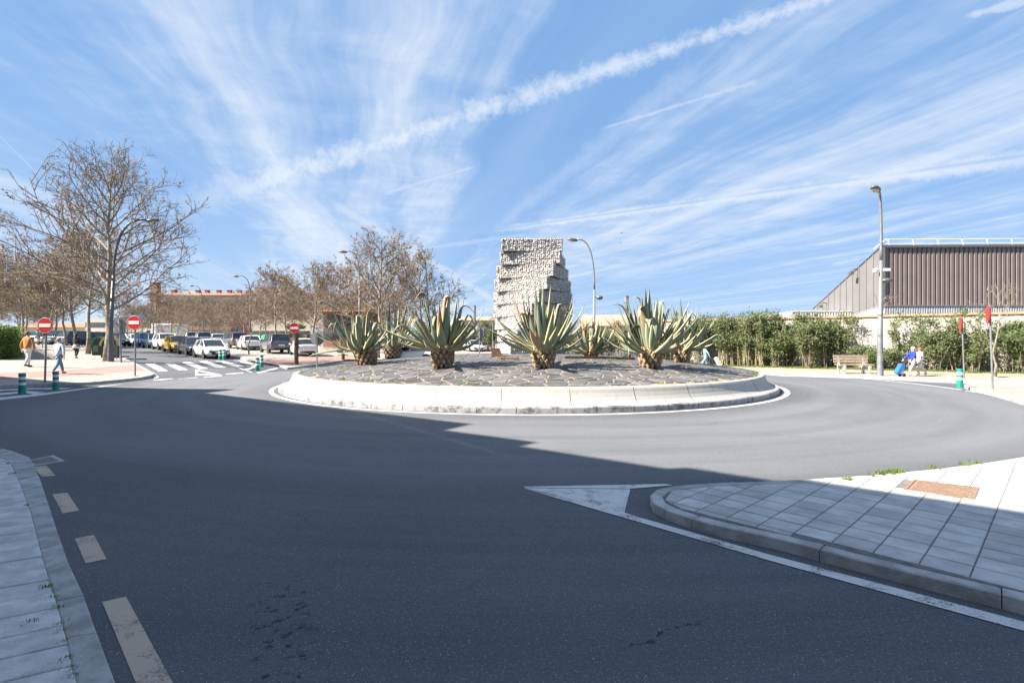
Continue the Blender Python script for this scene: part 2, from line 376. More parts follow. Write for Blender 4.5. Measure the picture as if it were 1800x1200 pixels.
def foliage(name, c1, c2, tr=.3):
    m, q, b = bsdf(name); p = q.node('ShaderNodeNewGeometry'); n = q.noise(p.outputs['Position'], 2.2, 3)
    rp = p.outputs['Random Per Island']
    col = q.mix(q.m('ADD', q.m('MULTIPLY', rp, .6), q.m('MULTIPLY', n, .5)), c1, c2)
    q.put(b.inputs['Base Color'], col); b.inputs['Roughness'].default_value = .55
    t = q.node('ShaderNodeBsdfTranslucent'); q.put(t.inputs[0], col); mx = q.node('ShaderNodeMixShader'); mx.inputs[0].default_value = tr
    out = [x for x in q.n if x.type == 'OUTPUT_MATERIAL'][0]
    q.l.new(b.outputs[0], mx.inputs[1]); q.l.new(t.outputs[0], mx.inputs[2]); q.l.new(mx.outputs[0], out.inputs[0]); return m
M = {}
M['asphalt'] = asphalt()
M['white_line'] = paint('white_road_paint', (.60, .60, .59), .42, (.13, .13, .13))
M['cream_line'] = paint('cream_road_paint', (.46, .36, .27), .40, (.16, .15, .14))
M['slab'] = pm('pavement_slab', (.52, .515, .51), (.40, .395, .39), 5, .8, .5, rnd=.15, bs=110, world=True)
M['slab_pale'] = pm('pale_slab', (.60, .595, .59), (.44, .435, .43), 7, .8, .6, rnd=.08, bs=60, world=True)
M['joint'] = pm('joint_dirt', (.17, .165, .155), (.10, .096, .088), 12, .95, .4)
M['kerb'] = pm('kerb_concrete', (.42, .415, .41), (.27, .27, .265), 6, .85, .5, rnd=.12, bs=50, world=True)
M['pave_far'] = pm('far_paving', (.30, .275, .245), (.25, .23, .205), .8, .85, .3, bs=20, world=True)
M['pave_beige'] = pm('beige_paving', (.34, .31, .275), (.28, .26, .23), 1.2, .85, .3, bs=20, world=True)
M['red_lane'] = pm('red_lane', (.275, .175, .155), (.235, .15, .135), 1.1, .85, .2, world=True)
M['dirt'] = pm('sandy_ground', (.36, .31, .24), (.26, .23, .17), .5, .95, .4, bs=6, world=True)
M['grass'] = foliage('grass_blade', (.07, .12, .025), (.17, .20, .05))
M['weed'] = foliage('weed_leaf', (.06, .13, .02), (.16, .22, .04))
M['white_wall'] = islandwhite(); M['kerb_ring'] = kerbwhite()
M['slate'] = pm('slate_stone', (.125, .125, .13), (.085, .085, .088), 2.5, .6, .5, rnd=.30, bs=30, world=True)
M['mortar'] = pm('sand_mortar', (.28, .24, .185), (.17, .15, .115), 4, .95, .4, world=True)
M['leaf'] = leafmat()
M['scar'] = pm('agave_scar', (.33, .255, .17), (.18, .13, .085), 9, .85, .4, rnd=.05, world=True)
M['scar_gap'] = pm('agave_gap', (.045, .03, .018), (.02, .014, .01), 8, .95)
M['gabion'] = pm('gabion_stone', (.49, .485, .48), (.35, .345, .34), 5.5, .85, .3, world=True, lo=.4, hi=.6)
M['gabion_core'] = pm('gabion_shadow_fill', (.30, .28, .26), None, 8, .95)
M['wire'] = pm('galvanised_wire', (.35, .35, .36), None, 8, .5, metal=.7)
M['bark'] = pm('plane_bark', (.30, .27, .22), (.15, .13, .10), 5, .9, .6, bs=20, world=True)
M['twig'] = pm('twig_bark', (.22, .18, .145), (.13, .105, .085), 4, .9)
M['dry'] = foliage('dry_leaf', (.16, .115, .08), (.28, .215, .155), .25)
M['dry2'] = foliage('ochre_leaf', (.22, .16, .10), (.34, .27, .185), .25)
M['oleander'] = foliage('oleander_leaf', (.045, .085, .028), (.13, .18, .065), .2)
M['oleander_dry'] = foliage('oleander_dry_leaf', (.22, .18, .10), (.36, .31, .20), .2)
M['hedge'] = foliage('hedge_leaf', (.06, .12, .025), (.16, .25, .06), .25)
M['drybush'] = foliage('dry_bush', (.17, .13, .08), (.34, .27, .17), .2)
M['galv'] = pm('galvanised_steel', (.21, .225, .24), (.16, .175, .19), 5, .5, metal=.35, world=True)
M['darkpole'] = pm('dark_painted_steel', (.10, .11, .12), None, 5, .5, metal=.2)
M['lamp_grey'] = pm('lamp_housing', (.13, .135, .14), None, 6, .45, metal=.3)
M['lens'] = pm('lamp_lens', (.55, .50, .38), None, 9, .25)
M['red'] = pm('sign_red', (.36, .014, .016), (.40, .02, .02), 4, .4)
M['sign_white'] = pm('sign_white', (.78, .78, .78), None, 3, .4)
M['blue'] = pm('sign_blue', (.03, .14, .36), None, 4, .4)
M['teal'] = pm('bollard_teal', (.0, .235, .18), (.0, .18, .14), 9, .5, rnd=.05)
M['white_pl'] = pm('bollard_band', (.75, .76, .76), None, 4, .4)
M['rubber'] = pm('tyre_rubber', (.02, .02, .02), None, 9, .85)
M['rim'] = pm('wheel_rim', (.42, .43, .45), None, 9, .35, metal=.7)
M['glass'] = pm('car_glass', (.025, .035, .045), (.02, .03, .04), 3, .06, spec=.9)
M['black_pl'] = pm('black_plastic', (.025, .025, .027), None, 5, .55)
M['taillight'] = pm('tail_lamp', (.38, .015, .015), None, 5, .2)
M['headlight'] = pm('head_lamp', (.62, .65, .68), None, 5, .12)
M['plate'] = pm('number_plate', (.7, .7, .68), None, 3, .4)
for k, c_ in dict(white=(.72, .73, .74), silver=(.42, .44, .46), dark=(.035, .045, .06), grey=(.11, .12, .14), blue=(.025, .10, .36), teal=(.03, .085, .16), yellow=(.72, .44, .01), navy=(.03, .06, .12), paleblue=(.30, .42, .52), red=(.4, .03, .03)).items():
    M['car_'+k] = pm('car_paint_'+k, c_, tuple(x*.93 for x in c_), 2, .3, metal=.15, coat=.8)
M['plaster'] = pm('wall_plaster', (.46, .435, .405), (.39, .365, .335), 1.2, .9, .3, bs=14, world=True)
M['terracotta'] = pm('terracotta', (.50, .25, .12), (.36, .18, .09), 5, .85, .3, rnd=.16, world=True)
M['clad'] = pm('brown_cladding', (.17, .142, .132), (.15, .125, .118), .8, .5, rnd=.04, world=True)
M['clad_side'] = pm('grey_cladding', (.150, .148, .152), (.135, .134, .138), .5, .5, rnd=.03, world=True)
M['clad_light'] = pm('light_corrugated', (.42, .44, .47), (.37, .39, .42), 2, .5, metal=.2)
M['brick'] = pm('red_brick', (.25, .13, .09), (.21, .11, .075), 1.4, .9, .2, world=True)
M['cream'] = pm('cream_render', (.47, .43, .375), (.41, .38, .33), .7, .9, world=True)
M['rooftile'] = pm('roof_tile', (.36, .16, .10), (.27, .12, .08), 2, .9, world=True)
M['pinkroof'] = pm('pink_roof', (.38, .26, .20), (.32, .22, .175), 1, .9, world=True)
M['window'] = pm('window_glass', (.05, .06, .07), (.08, .09, .10), 1, .12, spec=.9)
M['whitepaint'] = pm('white_paint', (.74, .74, .73), None, 2, .5)
M['green_awning'] = pm('green_awning', (.0, .26, .15), None, 4, .7)
M['corten'] = pm('rusted_steel', (.16, .075, .04), (.09, .05, .03), 6, .85, .3)
M['wood'] = pm('bench_wood', (.40, .33, .26), (.28, .22, .17), 7, .8, .3, rnd=.08)
M['concrete'] = pm('bench_concrete', (.46, .45, .42), None, 7, .85)
M['binbody'] = pm('container_body', (.035, .038, .045), None, 5, .6)
M['lid_green'] = pm('green_lid', (.08, .19, .12), None, 5, .6)
M['lid_yellow'] = pm('yellow_lid', (.52, .46, .20), None, 5, .6)
M['skin'] = pm('skin', (.55, .34, .25), None, 6, .6)
M['palm'] = foliage('palm_leaf', (.05, .10, .025), (.12, .17, .05))
M['palmtrunk'] = pm('palm_trunk', (.16, .10, .065), (.08, .05, .035), 12, .95, .6)
M['hill'] = pm('far_hill', (.10, .14, .13), None, .01, .95)
M['rust'] = pm('rusty_grating', (.25, .17, .12), (.16, .11, .08), 20, .8, .3)
M['grate'] = pm('cast_grate', (.36, .38, .40), None, 12, .6, metal=.3)
def cloth(name, c): 
    k = 'cloth_'+name
    if k not in M: M[k] = pm(k, c, tuple(x*.85 for x in c), 7, .9)
    return M[k]

# ================================================================ SETTING
def polar_sheet(name, mat, r0, r1, nr, na, off, mid=(CX, CY), geo=False):
    mb = MB(); rs = [r0*(r1/r0)**(i/nr) if geo else r0+(r1-r0)*i/nr for i in range(nr+1)]; vs = []
    for r in rs:
        for j in range(na):
            q = 2*pi*j/na; x, y = mid[0]+r*cos(q), mid[1]+r*sin(q); vs.append((x, y, T(x, y)+off))
    fs = [(i*na+j, (i+1)*na+j, (i+1)*na+(j+1) % na, i*na+(j+1) % na) for i in range(nr) for j in range(na)]
    mb.add(vs, fs); o = mb.build(name, mat, smooth=True); o['kind'] = 'structure'; return o
ground = polar_sheet('ground', M['dirt'], 2, 4200, 90, 120, -.03, geo=True)
road = polar_sheet('road', M['asphalt'], 1, 140, 150, 180, 0)

def clip(poly, a, b, c_):          # keep a*x+b*y+c>=0
    out = []
    for i, p in enumerate(poly):
        q = poly[(i+1) % len(poly)]; dp = a*p[0]+b*p[1]+c_; dq = a*q[0]+b*q[1]+c_
        if dp >= 0: out.append(p)
        if (dp >= 0) != (dq >= 0): t = dp/(dp-dq); out.append((p[0]+(q[0]-p[0])*t, p[1]+(q[1]-p[1])*t))
    return out
def area(p): return sum(p[i][0]*p[(i+1) % len(p)][1]-p[(i+1) % len(p)][0]*p[i][1] for i in range(len(p)))/2
def sheet(mb, poly, off, cell=1.5, skirt=0):
    poly = [(p[0], p[1]) for p in poly]
    if area(poly) < 0: poly = poly[::-1]
    x0, x1 = min(p[0] for p in poly), max(p[0] for p in poly); y0, y1 = min(p[1] for p in poly), max(p[1] for p in poly)
    i = 0
    nx = int((x1-x0)/cell)+1; ny = int((y1-y0)/cell)+1
    for i in range(nx):
        cpx = clip(clip(poly, 1, 0, -(x0+i*cell)), -1, 0, x0+(i+1)*cell)
        if len(cpx) < 3: continue
        for j in range(ny):
            cp = clip(clip(cpx, 0, 1, -(y0+j*cell)), 0, -1, y0+(j+1)*cell)
            if len(cp) >= 3 and area(cp) > 1e-5: mb.add([(x, y, T(x, y)+off) for x, y in cp], [tuple(range(len(cp)))])
    if skirt:
        for k, p in enumerate(poly):
            q = poly[(k+1) % len(poly)]; n = max(1, int(hypot(q[0]-p[0], q[1]-p[1])/cell))
            for t in range(n):
                a = (p[0]+(q[0]-p[0])*t/n, p[1]+(q[1]-p[1])*t/n); b = (p[0]+(q[0]-p[0])*(t+1)/n, p[1]+(q[1]-p[1])*(t+1)/n)
                mb.add([(a[0], a[1], T(*a)+off-skirt), (b[0], b[1], T(*b)+off-skirt), (b[0], b[1], T(*b)+off), (a[0], a[1], T(*a)+off)], [(0, 1, 2, 3)])
def struct(name, mb, mat, **k): o = mb.build(name, mat, **k); o['kind'] = 'structure'; return o
def arc(r, a0, a1, n=24): return [(CX+r*cos(radians(a0+(a1-a0)*i/n)), CY+r*sin(radians(a0+(a1-a0)*i/n))) for i in range(n+1)]
def strip(line, w, off, cell=1.2):
    mb = MB(); n = len(line)
    for i in range(n-1):
        a, b = Vector(line[i][:2]), Vector(line[i+1][:2]); k = max(1, int((b-a).length/cell)); d = (b-a).normalized(); s_ = Vector((-d.y, d.x))*w/2
        for t in range(k):
            p, q = a+(b-a)*t/k, a+(b-a)*(t+1)/k
            mb.add([(v.x, v.y, T(v.x, v.y)+off) for v in (p-s_, q-s_, q+s_, p+s_)], [(0, 1, 2, 3)])
    return mb
def pxp(pts, off=0): return [tuple(gp(x, y, off))[:2] for x, y in pts]
def mark(name, poly, mat='white_line', off=.004):
    mb = MB(); sheet(mb, poly, off, 2.0); return mb.build(name, M[mat], road)

# ---- road markings (children of the road)
def ringmark(name, r0, r1, a0, a1, off=.004):
    n = max(3, int(abs(a1-a0)/2)); mb = MB()
    p, q = arc(r0, a0, a1, n), arc(r1, a0, a1, n)
    vs = [(x, y, T(x, y)+off) for x, y in p+q]
    mb.add(vs, [(i, n+1+i, n+2+i, i+1) for i in range(n)] if a1 > a0 else [(i, i+1, n+2+i, n+1+i) for i in range(n)]); return mb.build(name, M['white_line'], road)
ringmark('edge_line', 9.90, 10.05, 0, 360)
ringmark('edge_line', 16.0, 16.14, -33, 10)
for k in range(9): ringmark('dash_line', 15.75, 15.88, 11+k*5.2, 13.8+k*5.2)
mark('edge_line', pxp([(-60, 706), (0, 698.5), (80, 690.5), (158, 680.5), (225, 674), (225, 675), (158, 682.5), (80, 694), (0, 703), (-60, 712)]))
for k in range(3): mark('dash_line', pxp([(272+k*44-2, 667.3-k*2.6), (304+k*43, 664.9-k*2.6), (304+k*43, 666.2-k*2.6), (272+k*44-2, 668.7-k*2.6)]))
mark('dash_line', pxp([(397, 656.8), (428, 654.4), (428, 655.9), (397, 658.3)]))
for q in ([(395, 715), (510, 712), (685, 805), (570, 810)], [(635, 708), (745, 705), (940, 790), (820, 795)], [(855, 695), (965, 692), (1195, 775), (1075, 780)],
          [(1070, 683), (1180, 680), (1425, 760), (1305, 765)], [(1280, 678), (1390, 675), (1650, 748), (1550, 752)], [(1510, 672), (1620, 668), (1880, 736), (1790, 742)]):
    mark('crosswalk_stripe', pxp([(200+x/7.2, 540+y/7.2) for x, y in q]))
def q7(pts): return pxp([(200+x/7.2, 540+y/7.2) for x, y in pts])
mark('give_way_line', q7([(1030, 785), (1030, 865), (1066, 846), (1066, 808)]))
mark('give_way_line', q7([(1030, 865), (1370, 855), (1225, 838), (1066, 846)]), off=.006)
mark('give_way_line', q7([(1030, 785), (1066, 808), (1225, 838), (1370, 855)]), off=.008)
mark('edge_line', q7([(445, 820), (500, 822), (575, 885), (520, 905), (505, 880)]))
mark('edge_line', q7([(1550, 758), (1572, 758), (1755, 822), (1735, 826)]))
mark('edge_line', q7([(1650, 782), (1810, 745), (1830, 752), (1690, 796)]))
mark('edge_line', pxp([(450, 654.5), (486, 645.8), (490, 647.3), (455, 656)]))
mark('edge_line', pxp([(440, 645), (452, 640.5), (458, 641), (446, 646.5)]))
# hatched paint by the left kerb
mark('hatch_line', pxp([(-20, 692.5), (48, 687), (80, 689.5), (60, 692.6), (40, 690.2), (-20, 697)]))
mark('hatch_line', pxp([(-20, 685.5), (60, 681.8), (128, 681.6), (108, 684), (60, 683.6), (-20, 688)]))
# give-way wedge and kerb line beside the near splitter island
def q3(pts): return pxp([(900+x/3.75, 780+y/3.75) for x, y in pts])
mark('chevron_paint', q3([(80, 291), (780, 299), (740, 456)]))
mark('edge_line', q3([(80, 284), (1010, 267), (1060, 275), (780, 298), (80, 290)]), off=.008)
mark('edge_line', pxp([(921, 859), (1126.7, 919), (1350, 985), (1800, 1109.5), (2100, 1192), (2100, 1174), (1800, 1093.5), (1350, 974.5), (1126.7, 910.5), (1097, 901)]), off=.006)
for pts in ([(165, 115), (235, 110), (278, 160), (210, 167)], [(262, 253), (338, 245), (398, 335), (315, 350)], [(375, 475), (472, 458), (535, 580), (430, 600)], [(513, 795), (633, 768), (870, 1205), (720, 1290)], [(0, 22), (60, 36), (158, 73), (95, 80)]):
    mark('cream_dash', pxp([(x/2.857, 780+y/2.857) for x, y in pts]), 'cream_line')

# ---- raised pavement tile helpers
def shrink(poly, d):
    n = len(poly); out = []
    for i in range(n):
        p, c_, q = Vector(poly[i-1]), Vector(poly[i]), Vector(poly[(i+1) % n])
        if (c_-p).length < 1e-4 or (q-c_).length < 1e-4: out.append(tuple(c_)); continue
        d1, d2 = (c_-p).normalized(), (q-c_).normalized(); n1, n2 = Vector((-d1.y, d1.x)), Vector((-d2.y, d2.x))
        b = n1+n2; k = b.dot(n1)
        if k < .25: out.append(tuple(c_+n1*d)); continue
        out.append(tuple(c_+b*(d/k)))
    return out
def clean(poly, e=.02):
    out = []
    for p in poly:
        if not out or hypot(p[0]-out[-1][0], p[1]-out[-1][1]) > e: out.append(p)
    while len(out) > 2 and hypot(out[0][0]-out[-1][0], out[0][1]-out[-1][1]) <= e: out.pop()
    return out
def stone(poly, z0, z1, gap=.004, ch=.006, tilt=0.0, zf=None, rough=0):
    poly = clean(poly)
    if len(poly) < 3: return None
    if area(poly) < 0: poly = poly[::-1]
    a = shrink(poly, gap); b = shrink(poly, gap+ch)
    if area(a) < .0004 or area(b) <= 0: return None
    cx, cy = sum(p[0] for p in a)/len(a), sum(p[1] for p in a)/len(a)
    tx, ty = R.uniform(-tilt, tilt), R.uniform(-tilt, tilt); dz = R.uniform(-tilt, tilt)*.12
    f = (lambda x, y: zf(x, y)) if zf else (lambda x, y: 0)
    g_ = lambda x, y, z: (x-cx, y-cy, z+f(x, y)+dz+(x-cx)*tx+(y-cy)*ty)
    n = len(a); vs = [(x-cx, y-cy, z0+f(x, y)) for x, y in a]+[g_(x, y, z1-ch*.7) for x, y in a]+[g_(x, y, z1) for x, y in b]
    fs = [tuple(range(2*n, 3*n))]
    for i in range(n): j = (i+1) % n; fs += [(i, j, n+j, n+i), (n+i, n+j, 2*n+j, 2*n+i)]
    return vs, fs, (cx, cy)
def put_stone(name, st, mat, parent):
    if not st: return None
    mb = MB(); mb.add(st[0], st[1]); return mb.build(name, mat, parent, loc=(st[2][0], st[2][1], 0))
def offset(line, d):                # to the left of travel
    out = []
    for i in range(len(line)):
        p, q = Vector(line[max(i-1, 0)]), Vector(line[min(i+1, len(line)-1)]); t = (q-p).normalized(); out.append((line[i][0]-t.y*d, line[i][1]+t.x*d))
    return out
def resample(line, step):
    L = [0]
    for a, b in zip(line, line[1:]): L.append(L[-1]+hypot(b[0]-a[0], b[1]-a[1]))
    n = max(1, round(L[-1]/step)); out = []
    for k in range(n+1):
        t = L[-1]*k/n; i = 0
        while i < len(L)-2 and L[i+1] < t: i += 1
        f = (t-L[i])/max(1e-9, L[i+1]-L[i]); a, b = line[i], line[i+1]; out.append((a[0]+(b[0]-a[0])*f, a[1]+(b[1]-a[1])*f))
    return out
def kerbs(line, w, h, mat, parent, step=.9, z0=-.02, ch=.012, sub=4):
    fine = resample(line, step/sub); inner = offset(fine, w); n = (len(fine)-1)//sub
    for k in range(n):
        a = fine[k*sub:k*sub+sub+1]; b = inner[k*sub:k*sub+sub+1]
        put_stone('kerb_stone', stone(a+b[::-1], z0, h+R.uniform(-.003, .003), .003, ch, zf=T), mat, parent)
    return inner

# ---- near splitter island on the right
front = pxp([(1143, 872), (1148, 884), (1174, 897), (1230, 915.5), (1281, 927.5), (1372, 946.5), (1530, 987.5), (1800, 1053)], .1)
dfx, dfy = front[-1][0]-front[-2][0], front[-1][1]-front[-2][1]; l_ = hypot(dfx, dfy)
front.append((front[-1][0]+dfx/l_*2.0, front[-1][1]+dfy/l_*2.0))
RO = 16.27
back = [tuple(gp(1263, 849, .1))[:2]]
a0 = degrees0 = math.degrees(atan2(back[0][1]-CY, back[0][0]-CX))
back = arc(RO, a0, -32, 26)
nose = pxp([(1141, 866), (1148, 861.5), (1162, 857), (1197, 851.8), (1225, 850.2)], .1)
outline = front[::-1]+nose+back            # clockwise seen from above: start bottom right, nose, back edge
isl = MB(); ring = offset(resample(outline, .25), -.135)
end = [(ring[-1][0]+2.0, ring[-1][1]-6), (ring[0][0]+1.5, ring[0][1]-.6)]
sheet(isl, ring+end, .094, .6)
near_island = struct('near_pavement', isl, M['joint'])
kerb_in = kerbs(outline, -.135, .1, M['kerb'], near_island, 1.05)
Ax = Vector((.734, .679)); Bx = Vector((.679, -.734)); TA, TB = .26, .284
lim = resample(kerb_in, .22)
org = Vector(gp(1614.4, 991, .1)[:2])
# front-side limits are taken as half planes, the long back edge as the circle
fl = [p for p in offset(resample(front[1:][::-1]+nose, .5), -.134)]
tiles_full = None
for i in range(-8, 44):
    for j in range(-14, 26):
        c0 = org+Ax*(i*TA)+Bx*(j*TB+TB*.5)
        if c0.length > 12.5 or c0.y < .9 or c0.x < 1 or c0.x > c0.y*1.12+2.0: continue
        sq = [tuple(c0+Ax*(a*TA)+Bx*(b*TB/2)) for a, b in ((.014, -1), (.986, -1), (.986, 1), (.014, 1))][::-1]
        poly = sq
        fa, fb = Vector(front[4]), Vector(front[-1]); fd = fb-fa
        if fd.x*(c0.y-fa.y)-fd.y*(c0.x-fa.x) < .02*fd.length: continue
        for a, b in zip(fl, fl[1:]):
            if len(poly) < 3: break
            dx, dy = b[0]-a[0], b[1]-a[1]; L = hypot(dx, dy)
            if L < 1e-6 or (hypot((a[0]+b[0])/2-c0.x, (a[1]+b[1])/2-c0.y) > .8 and c0.x > 2.6): continue
            nx, ny = dy/L, -dx/L
            poly = clip(poly, nx, ny, -(nx*a[0]+ny*a[1]))
        if len(poly) < 3: continue
        mx = sum(p[0] for p in poly)/len(poly)-CX; my = sum(p[1] for p in poly)/len(poly)-CY; L = hypot(mx, my); nx, ny = mx/L, my/L
        poly = clip(poly, nx, ny, -(nx*CX+ny*CY+RO+.134))
        if len(poly) < 3: continue
        # hole for the cover plate
        cc = Vector((sum(p[0] for p in poly)/len(poly), sum(p[1] for p in poly)/len(poly)))
        if not (COVER := globals().get('COVER')):
            COVER = [Vector(p) for p in pxp([(1606, 843), (1722, 857), (1713, 878), (1588, 860)], .1)]; globals()['COVER'] = COVER
        inside = all((COVER[(k+1) % 4]-COVER[k]).x*(cc-COVER[k]).y-(COVER[(k+1) % 4]-COVER[k]).y*(cc-COVER[k]).x < .0 for k in range(4))
        if inside: continue
        put_stone('paving_tile', stone(poly, .06, .1, .005, .006, .006), M['slab'], near_island)
cv = MB(); cvp = [tuple(p) for p in COVER]
cov = thing('utility_cover', 'rusty rectangular cover plate with a fine grid set in the sunlit paving', 'manhole cover', (*((COVER[0]+COVER[2])/2), .1))
def rel(o, pts): return [(p[0]-o.location.x, p[1]-o.location.y) for p in pts]
cc_ = rel(cov, cvp); fr = MB(); o_ = cc_[::-1] if area(cc_) < 0 else cc_
inn = shrink(o_, .025)
for i in range(4):
    j = (i+1) % 4; fr.prism([o_[i], o_[j], inn[j], inn[i]], -.01, .008)
fr.build('frame', M['rust'], cov)
pl = MB(); pl.prism(shrink(o_, .03), -.01, .003); plo = pl.build('plate', M['rust'], cov)
rb = MB(); p0, p1, p2, p3 = [Vector(p) for p in shrink(o_, .045)]
for k in range(1, 26):
    a, b = p0.lerp(p1, k/26), p3.lerp(p2, k/26); rb.tube([(a.x, a.y, .004), (b.x, b.y, .004)], .0045, 4)
for k in range(1, 9):
    a, b = p0.lerp(p3, k/9), p1.lerp(p2, k/9); rb.tube([(a.x, a.y, .004), (b.x, b.y, .004)], .0045, 4)
rb.build('grid_pattern', M['rust'], plo)

# ---- near pavement on the left
kout = pxp([(-300, 745), (-120, 765), (0, 789), (30, 796), (54, 806), (70, 838), (86, 885), (104, 940), (122, 990), (150, 1049.5), (178.5, 1130), (205, 1200), (250, 1330)], .03)
kinn = pxp([(-300, 751), (-120, 773), (-20, 797), (0, 803), (17.5, 815), (26, 832), (35, 853.5), (52.5, 902), (62, 938), (75, 990), (91, 1039), (112, 1116), (130, 1196), (165, 1330)], .03)
lp = MB(); far_l = [(p[0]-7*.87, p[1]-7*.49) for p in kinn]
sheet(lp, kinn+[(-8, -4), (-26, 2), (-26, 12)], .018, .8)
left_pave = struct('left_pavement', lp, M['joint'])
fo, fi = resample(kout, .16), None
fi = resample(kinn, (sum(hypot(b[0]-a[0], b[1]-a[1]) for a, b in zip(kinn, kinn[1:])))/(len(fo)-1))
fi = fi[:len(fo)]
for k in range(0, min(len(fo), len(fi))-4, 4):
    put_stone('kerb_stone', stone(fo[k:k+5]+fi[k:k+5][::-1], -.02, .032+R.uniform(-.003, .003), .004, .010, .006), M['kerb'], left_pave)
E = Vector((.87, .493)).normalized(); Nn = Vector((-E.y, E.x))
kq = [(Vector(p).dot(Nn), Vector(p).dot(E)) for p in kinn][::-1]
kq.sort()
qv = 2.2
row = 0
while qv < 14.5:
    w = .262+R.uniform(-.02, .02); e0, e1 = interp(kq, qv), interp(kq, qv+w); L = [0, .78, 1.6, 2.4]
    if row % 3 == 1: L = [0, 1.15, 1.9, 2.6]
    for s0, s1 in zip(L, L[1:]):
        a0_, a1_ = (e0+.012, e1+.012) if s0 == 0 else (min(e0, e1)-s0, min(e0, e1)-s0)
        P_ = [Nn*qv+E*a0_, Nn*(qv+w)+E*a1_, Nn*(qv+w)+E*(min(e0, e1)-s1), Nn*qv+E*(min(e0, e1)-s1)]
        put_stone('paving_slab', stone([tuple(p) for p in P_], .0, .034+R.uniform(-.002, .003), .006, .008, .008), M['slab_pale'], left_pave)
    qv += w; row += 1
# drain grate
dg = pxp([(41.3, 812), (93.8, 801), (113.7, 810.8), (56, 820.2)])
dc = Vector((sum(p[0] for p in dg)/4, sum(p[1] for p in dg)/4))
grt = thing('drain_grate', 'grey slotted road drain beside the left kerb near the cream dashes', 'drain grate', (dc.x, dc.y, .002))
dd = rel(grt, dg); dd = dd if area(dd) > 0 else dd[::-1]
inn = shrink(dd, .05); fr = MB()
for i in range(4): j = (i+1) % 4; fr.prism([dd[i], dd[j], inn[j], inn[i]], -.01, .012)
fr.build('frame', M['grate'], grt)
pit = MB(); pit.prism(inn, -.02, .0035); pit.build('pit', M['black_pl'], grt)
P4 = [Vector(p) for p in inn]
if (P4[1]-P4[0]).length < (P4[2]-P4[1]).length: P4 = P4[1:]+P4[:1]
for k in range(8):
    t = (k+.5)/8; a, b = P4[0].lerp(P4[3], t), P4[1].lerp(P4[2], t); br = MB(); br.tube([(a.x, a.y, .008), (b.x, b.y, .008)], .012, 4); br.build('bar', M['grate'], grt)

# ---- far left pavement with the red lane
kl = pxp([(-120, 690), (0, 682.5), (80, 679), (158, 676.5), (217, 671), (250, 667), (268, 663), (271, 660), (262, 654), (240, 642), (224, 634.5)])
kl = kl + [S(62, 6.6), S(90, 6.6), S(128, 6.6)]
fp = MB(); sheet(fp, kl+[S(128, -22), (-95, 30), (-40, 16)], .11, 1.6)
far_left = struct('far_left_pavement', fp, M['pave_far'])
kerbs(resample(kl[:11], .4), .14, .118, M['kerb'], far_left, 1.0, -.02, .01, 3)
kerbs(kl[10:13], .14, .118, M['kerb'], far_left, 1.6, -.02, .01, 2)
rl = MB(); sheet(rl, pxp([(-260, 655), (0, 655.5), (120, 650), (238, 640.5), (256, 650.5), (180, 657), (60, 664), (-20, 667.5), (-260, 672)], .11), .114, 1.5)
struct('cycle_path', rl, M['red_lane'])
# ---- median with palms and the second car row
km = pxp([(610, 634), (575, 640), (540, 645), (506, 649), (497, 646.5), (486, 642.5), (462, 638), (440, 634), (412, 629.5)])
km2 = [S(52, 12.9), S(75, 12.9), S(128, 12.9)]
mdn = MB(); sheet(mdn, km+km2+[S(128, 75), (10, 72), (-6, 43)], .10, 2.0)
median = struct('median_pavement', mdn, M['pave_beige'])
kerbs(resample(km, .4), -.14, .108, M['kerb'], median, 1.0, -.02, .01, 3); kerbs([km[-1]]+km2[:2], -.14, .108, M['kerb'], median, 1.8, -.02, .01, 2)
rl = MB(); sheet(rl, pxp([(430, 632.5), (470, 629.5), (600, 625), (640, 623), (640, 630.5), (585, 634), (520, 640.5), (488, 641.8), (460, 636.5)], .10), .105, 1.5)
struct('cycle_path', rl, M['red_lane'])
# ---- right side: pavement, verge and splitter
kr = pxp([(1300, 652.5), (1343, 657.5), (1380, 661), (1450, 663), (1543, 666), (1637, 671.5), (1800, 678.5), (2050, 690)])
kb = [(28.5, 22), ]; vg0 = pxp([(1240, 641), (1343, 647.2), (1380, 649.5), (1543, 657.5), (1800, 667), (2000, 675)], .1)
rp_ = MB(); start = [(-6, 42), (4, 40.5), (9.5, 36)]
sheet(rp_, start+kr+vg0[::-1]+[(9, 39), (-6, 45)], .11, 1.5); right_pave = struct('far_right_pavement', rp_, M['pave_far'])
kerbs(kr, .14, .118, M['kerb'], right_pave, 1.0, -.02, .01, 3)
WA, WD = Vector((13.6, 36.0)), Vector((.83, -.557)); WN = Vector((-WD.y, WD.x))
vg = MB(); sheet(vg, [(-6, 45)]+[(9, 39)]+vg0+[tuple(WA+WD*26), tuple(WA-WD*9), (-6, 50)], .115, 1.5); verge = struct('grass_verge', vg, M['dirt'])
sp_ = pxp([(2000, 775), (1800, 712), (1753, 698), (1707, 686.7), (1694, 681.5), (1700, 680), (1730, 681), (1800, 684), (2000, 692)], .0)
si = MB(); sheet(si, sp_, .10, .8); splitter = struct('right_splitter_pavement', si, M['pave_far']); kerbs(sp_, -.14, .108, M['kerb'], splitter, .9, -.02, .01, 3)
# backdrop hill
hl = MB(); hp = [(-900, 0)]+[(x, 16+10*sin(x*.006)+7*sin(x*.017+1)+R.uniform(-1, 1)) for x in range(-880, 900, 40)]+[(900, 0)]
hl.extr([(x+200, z) for x, z in hp], 1500, 1900); struct('hill', hl, M['hill'])

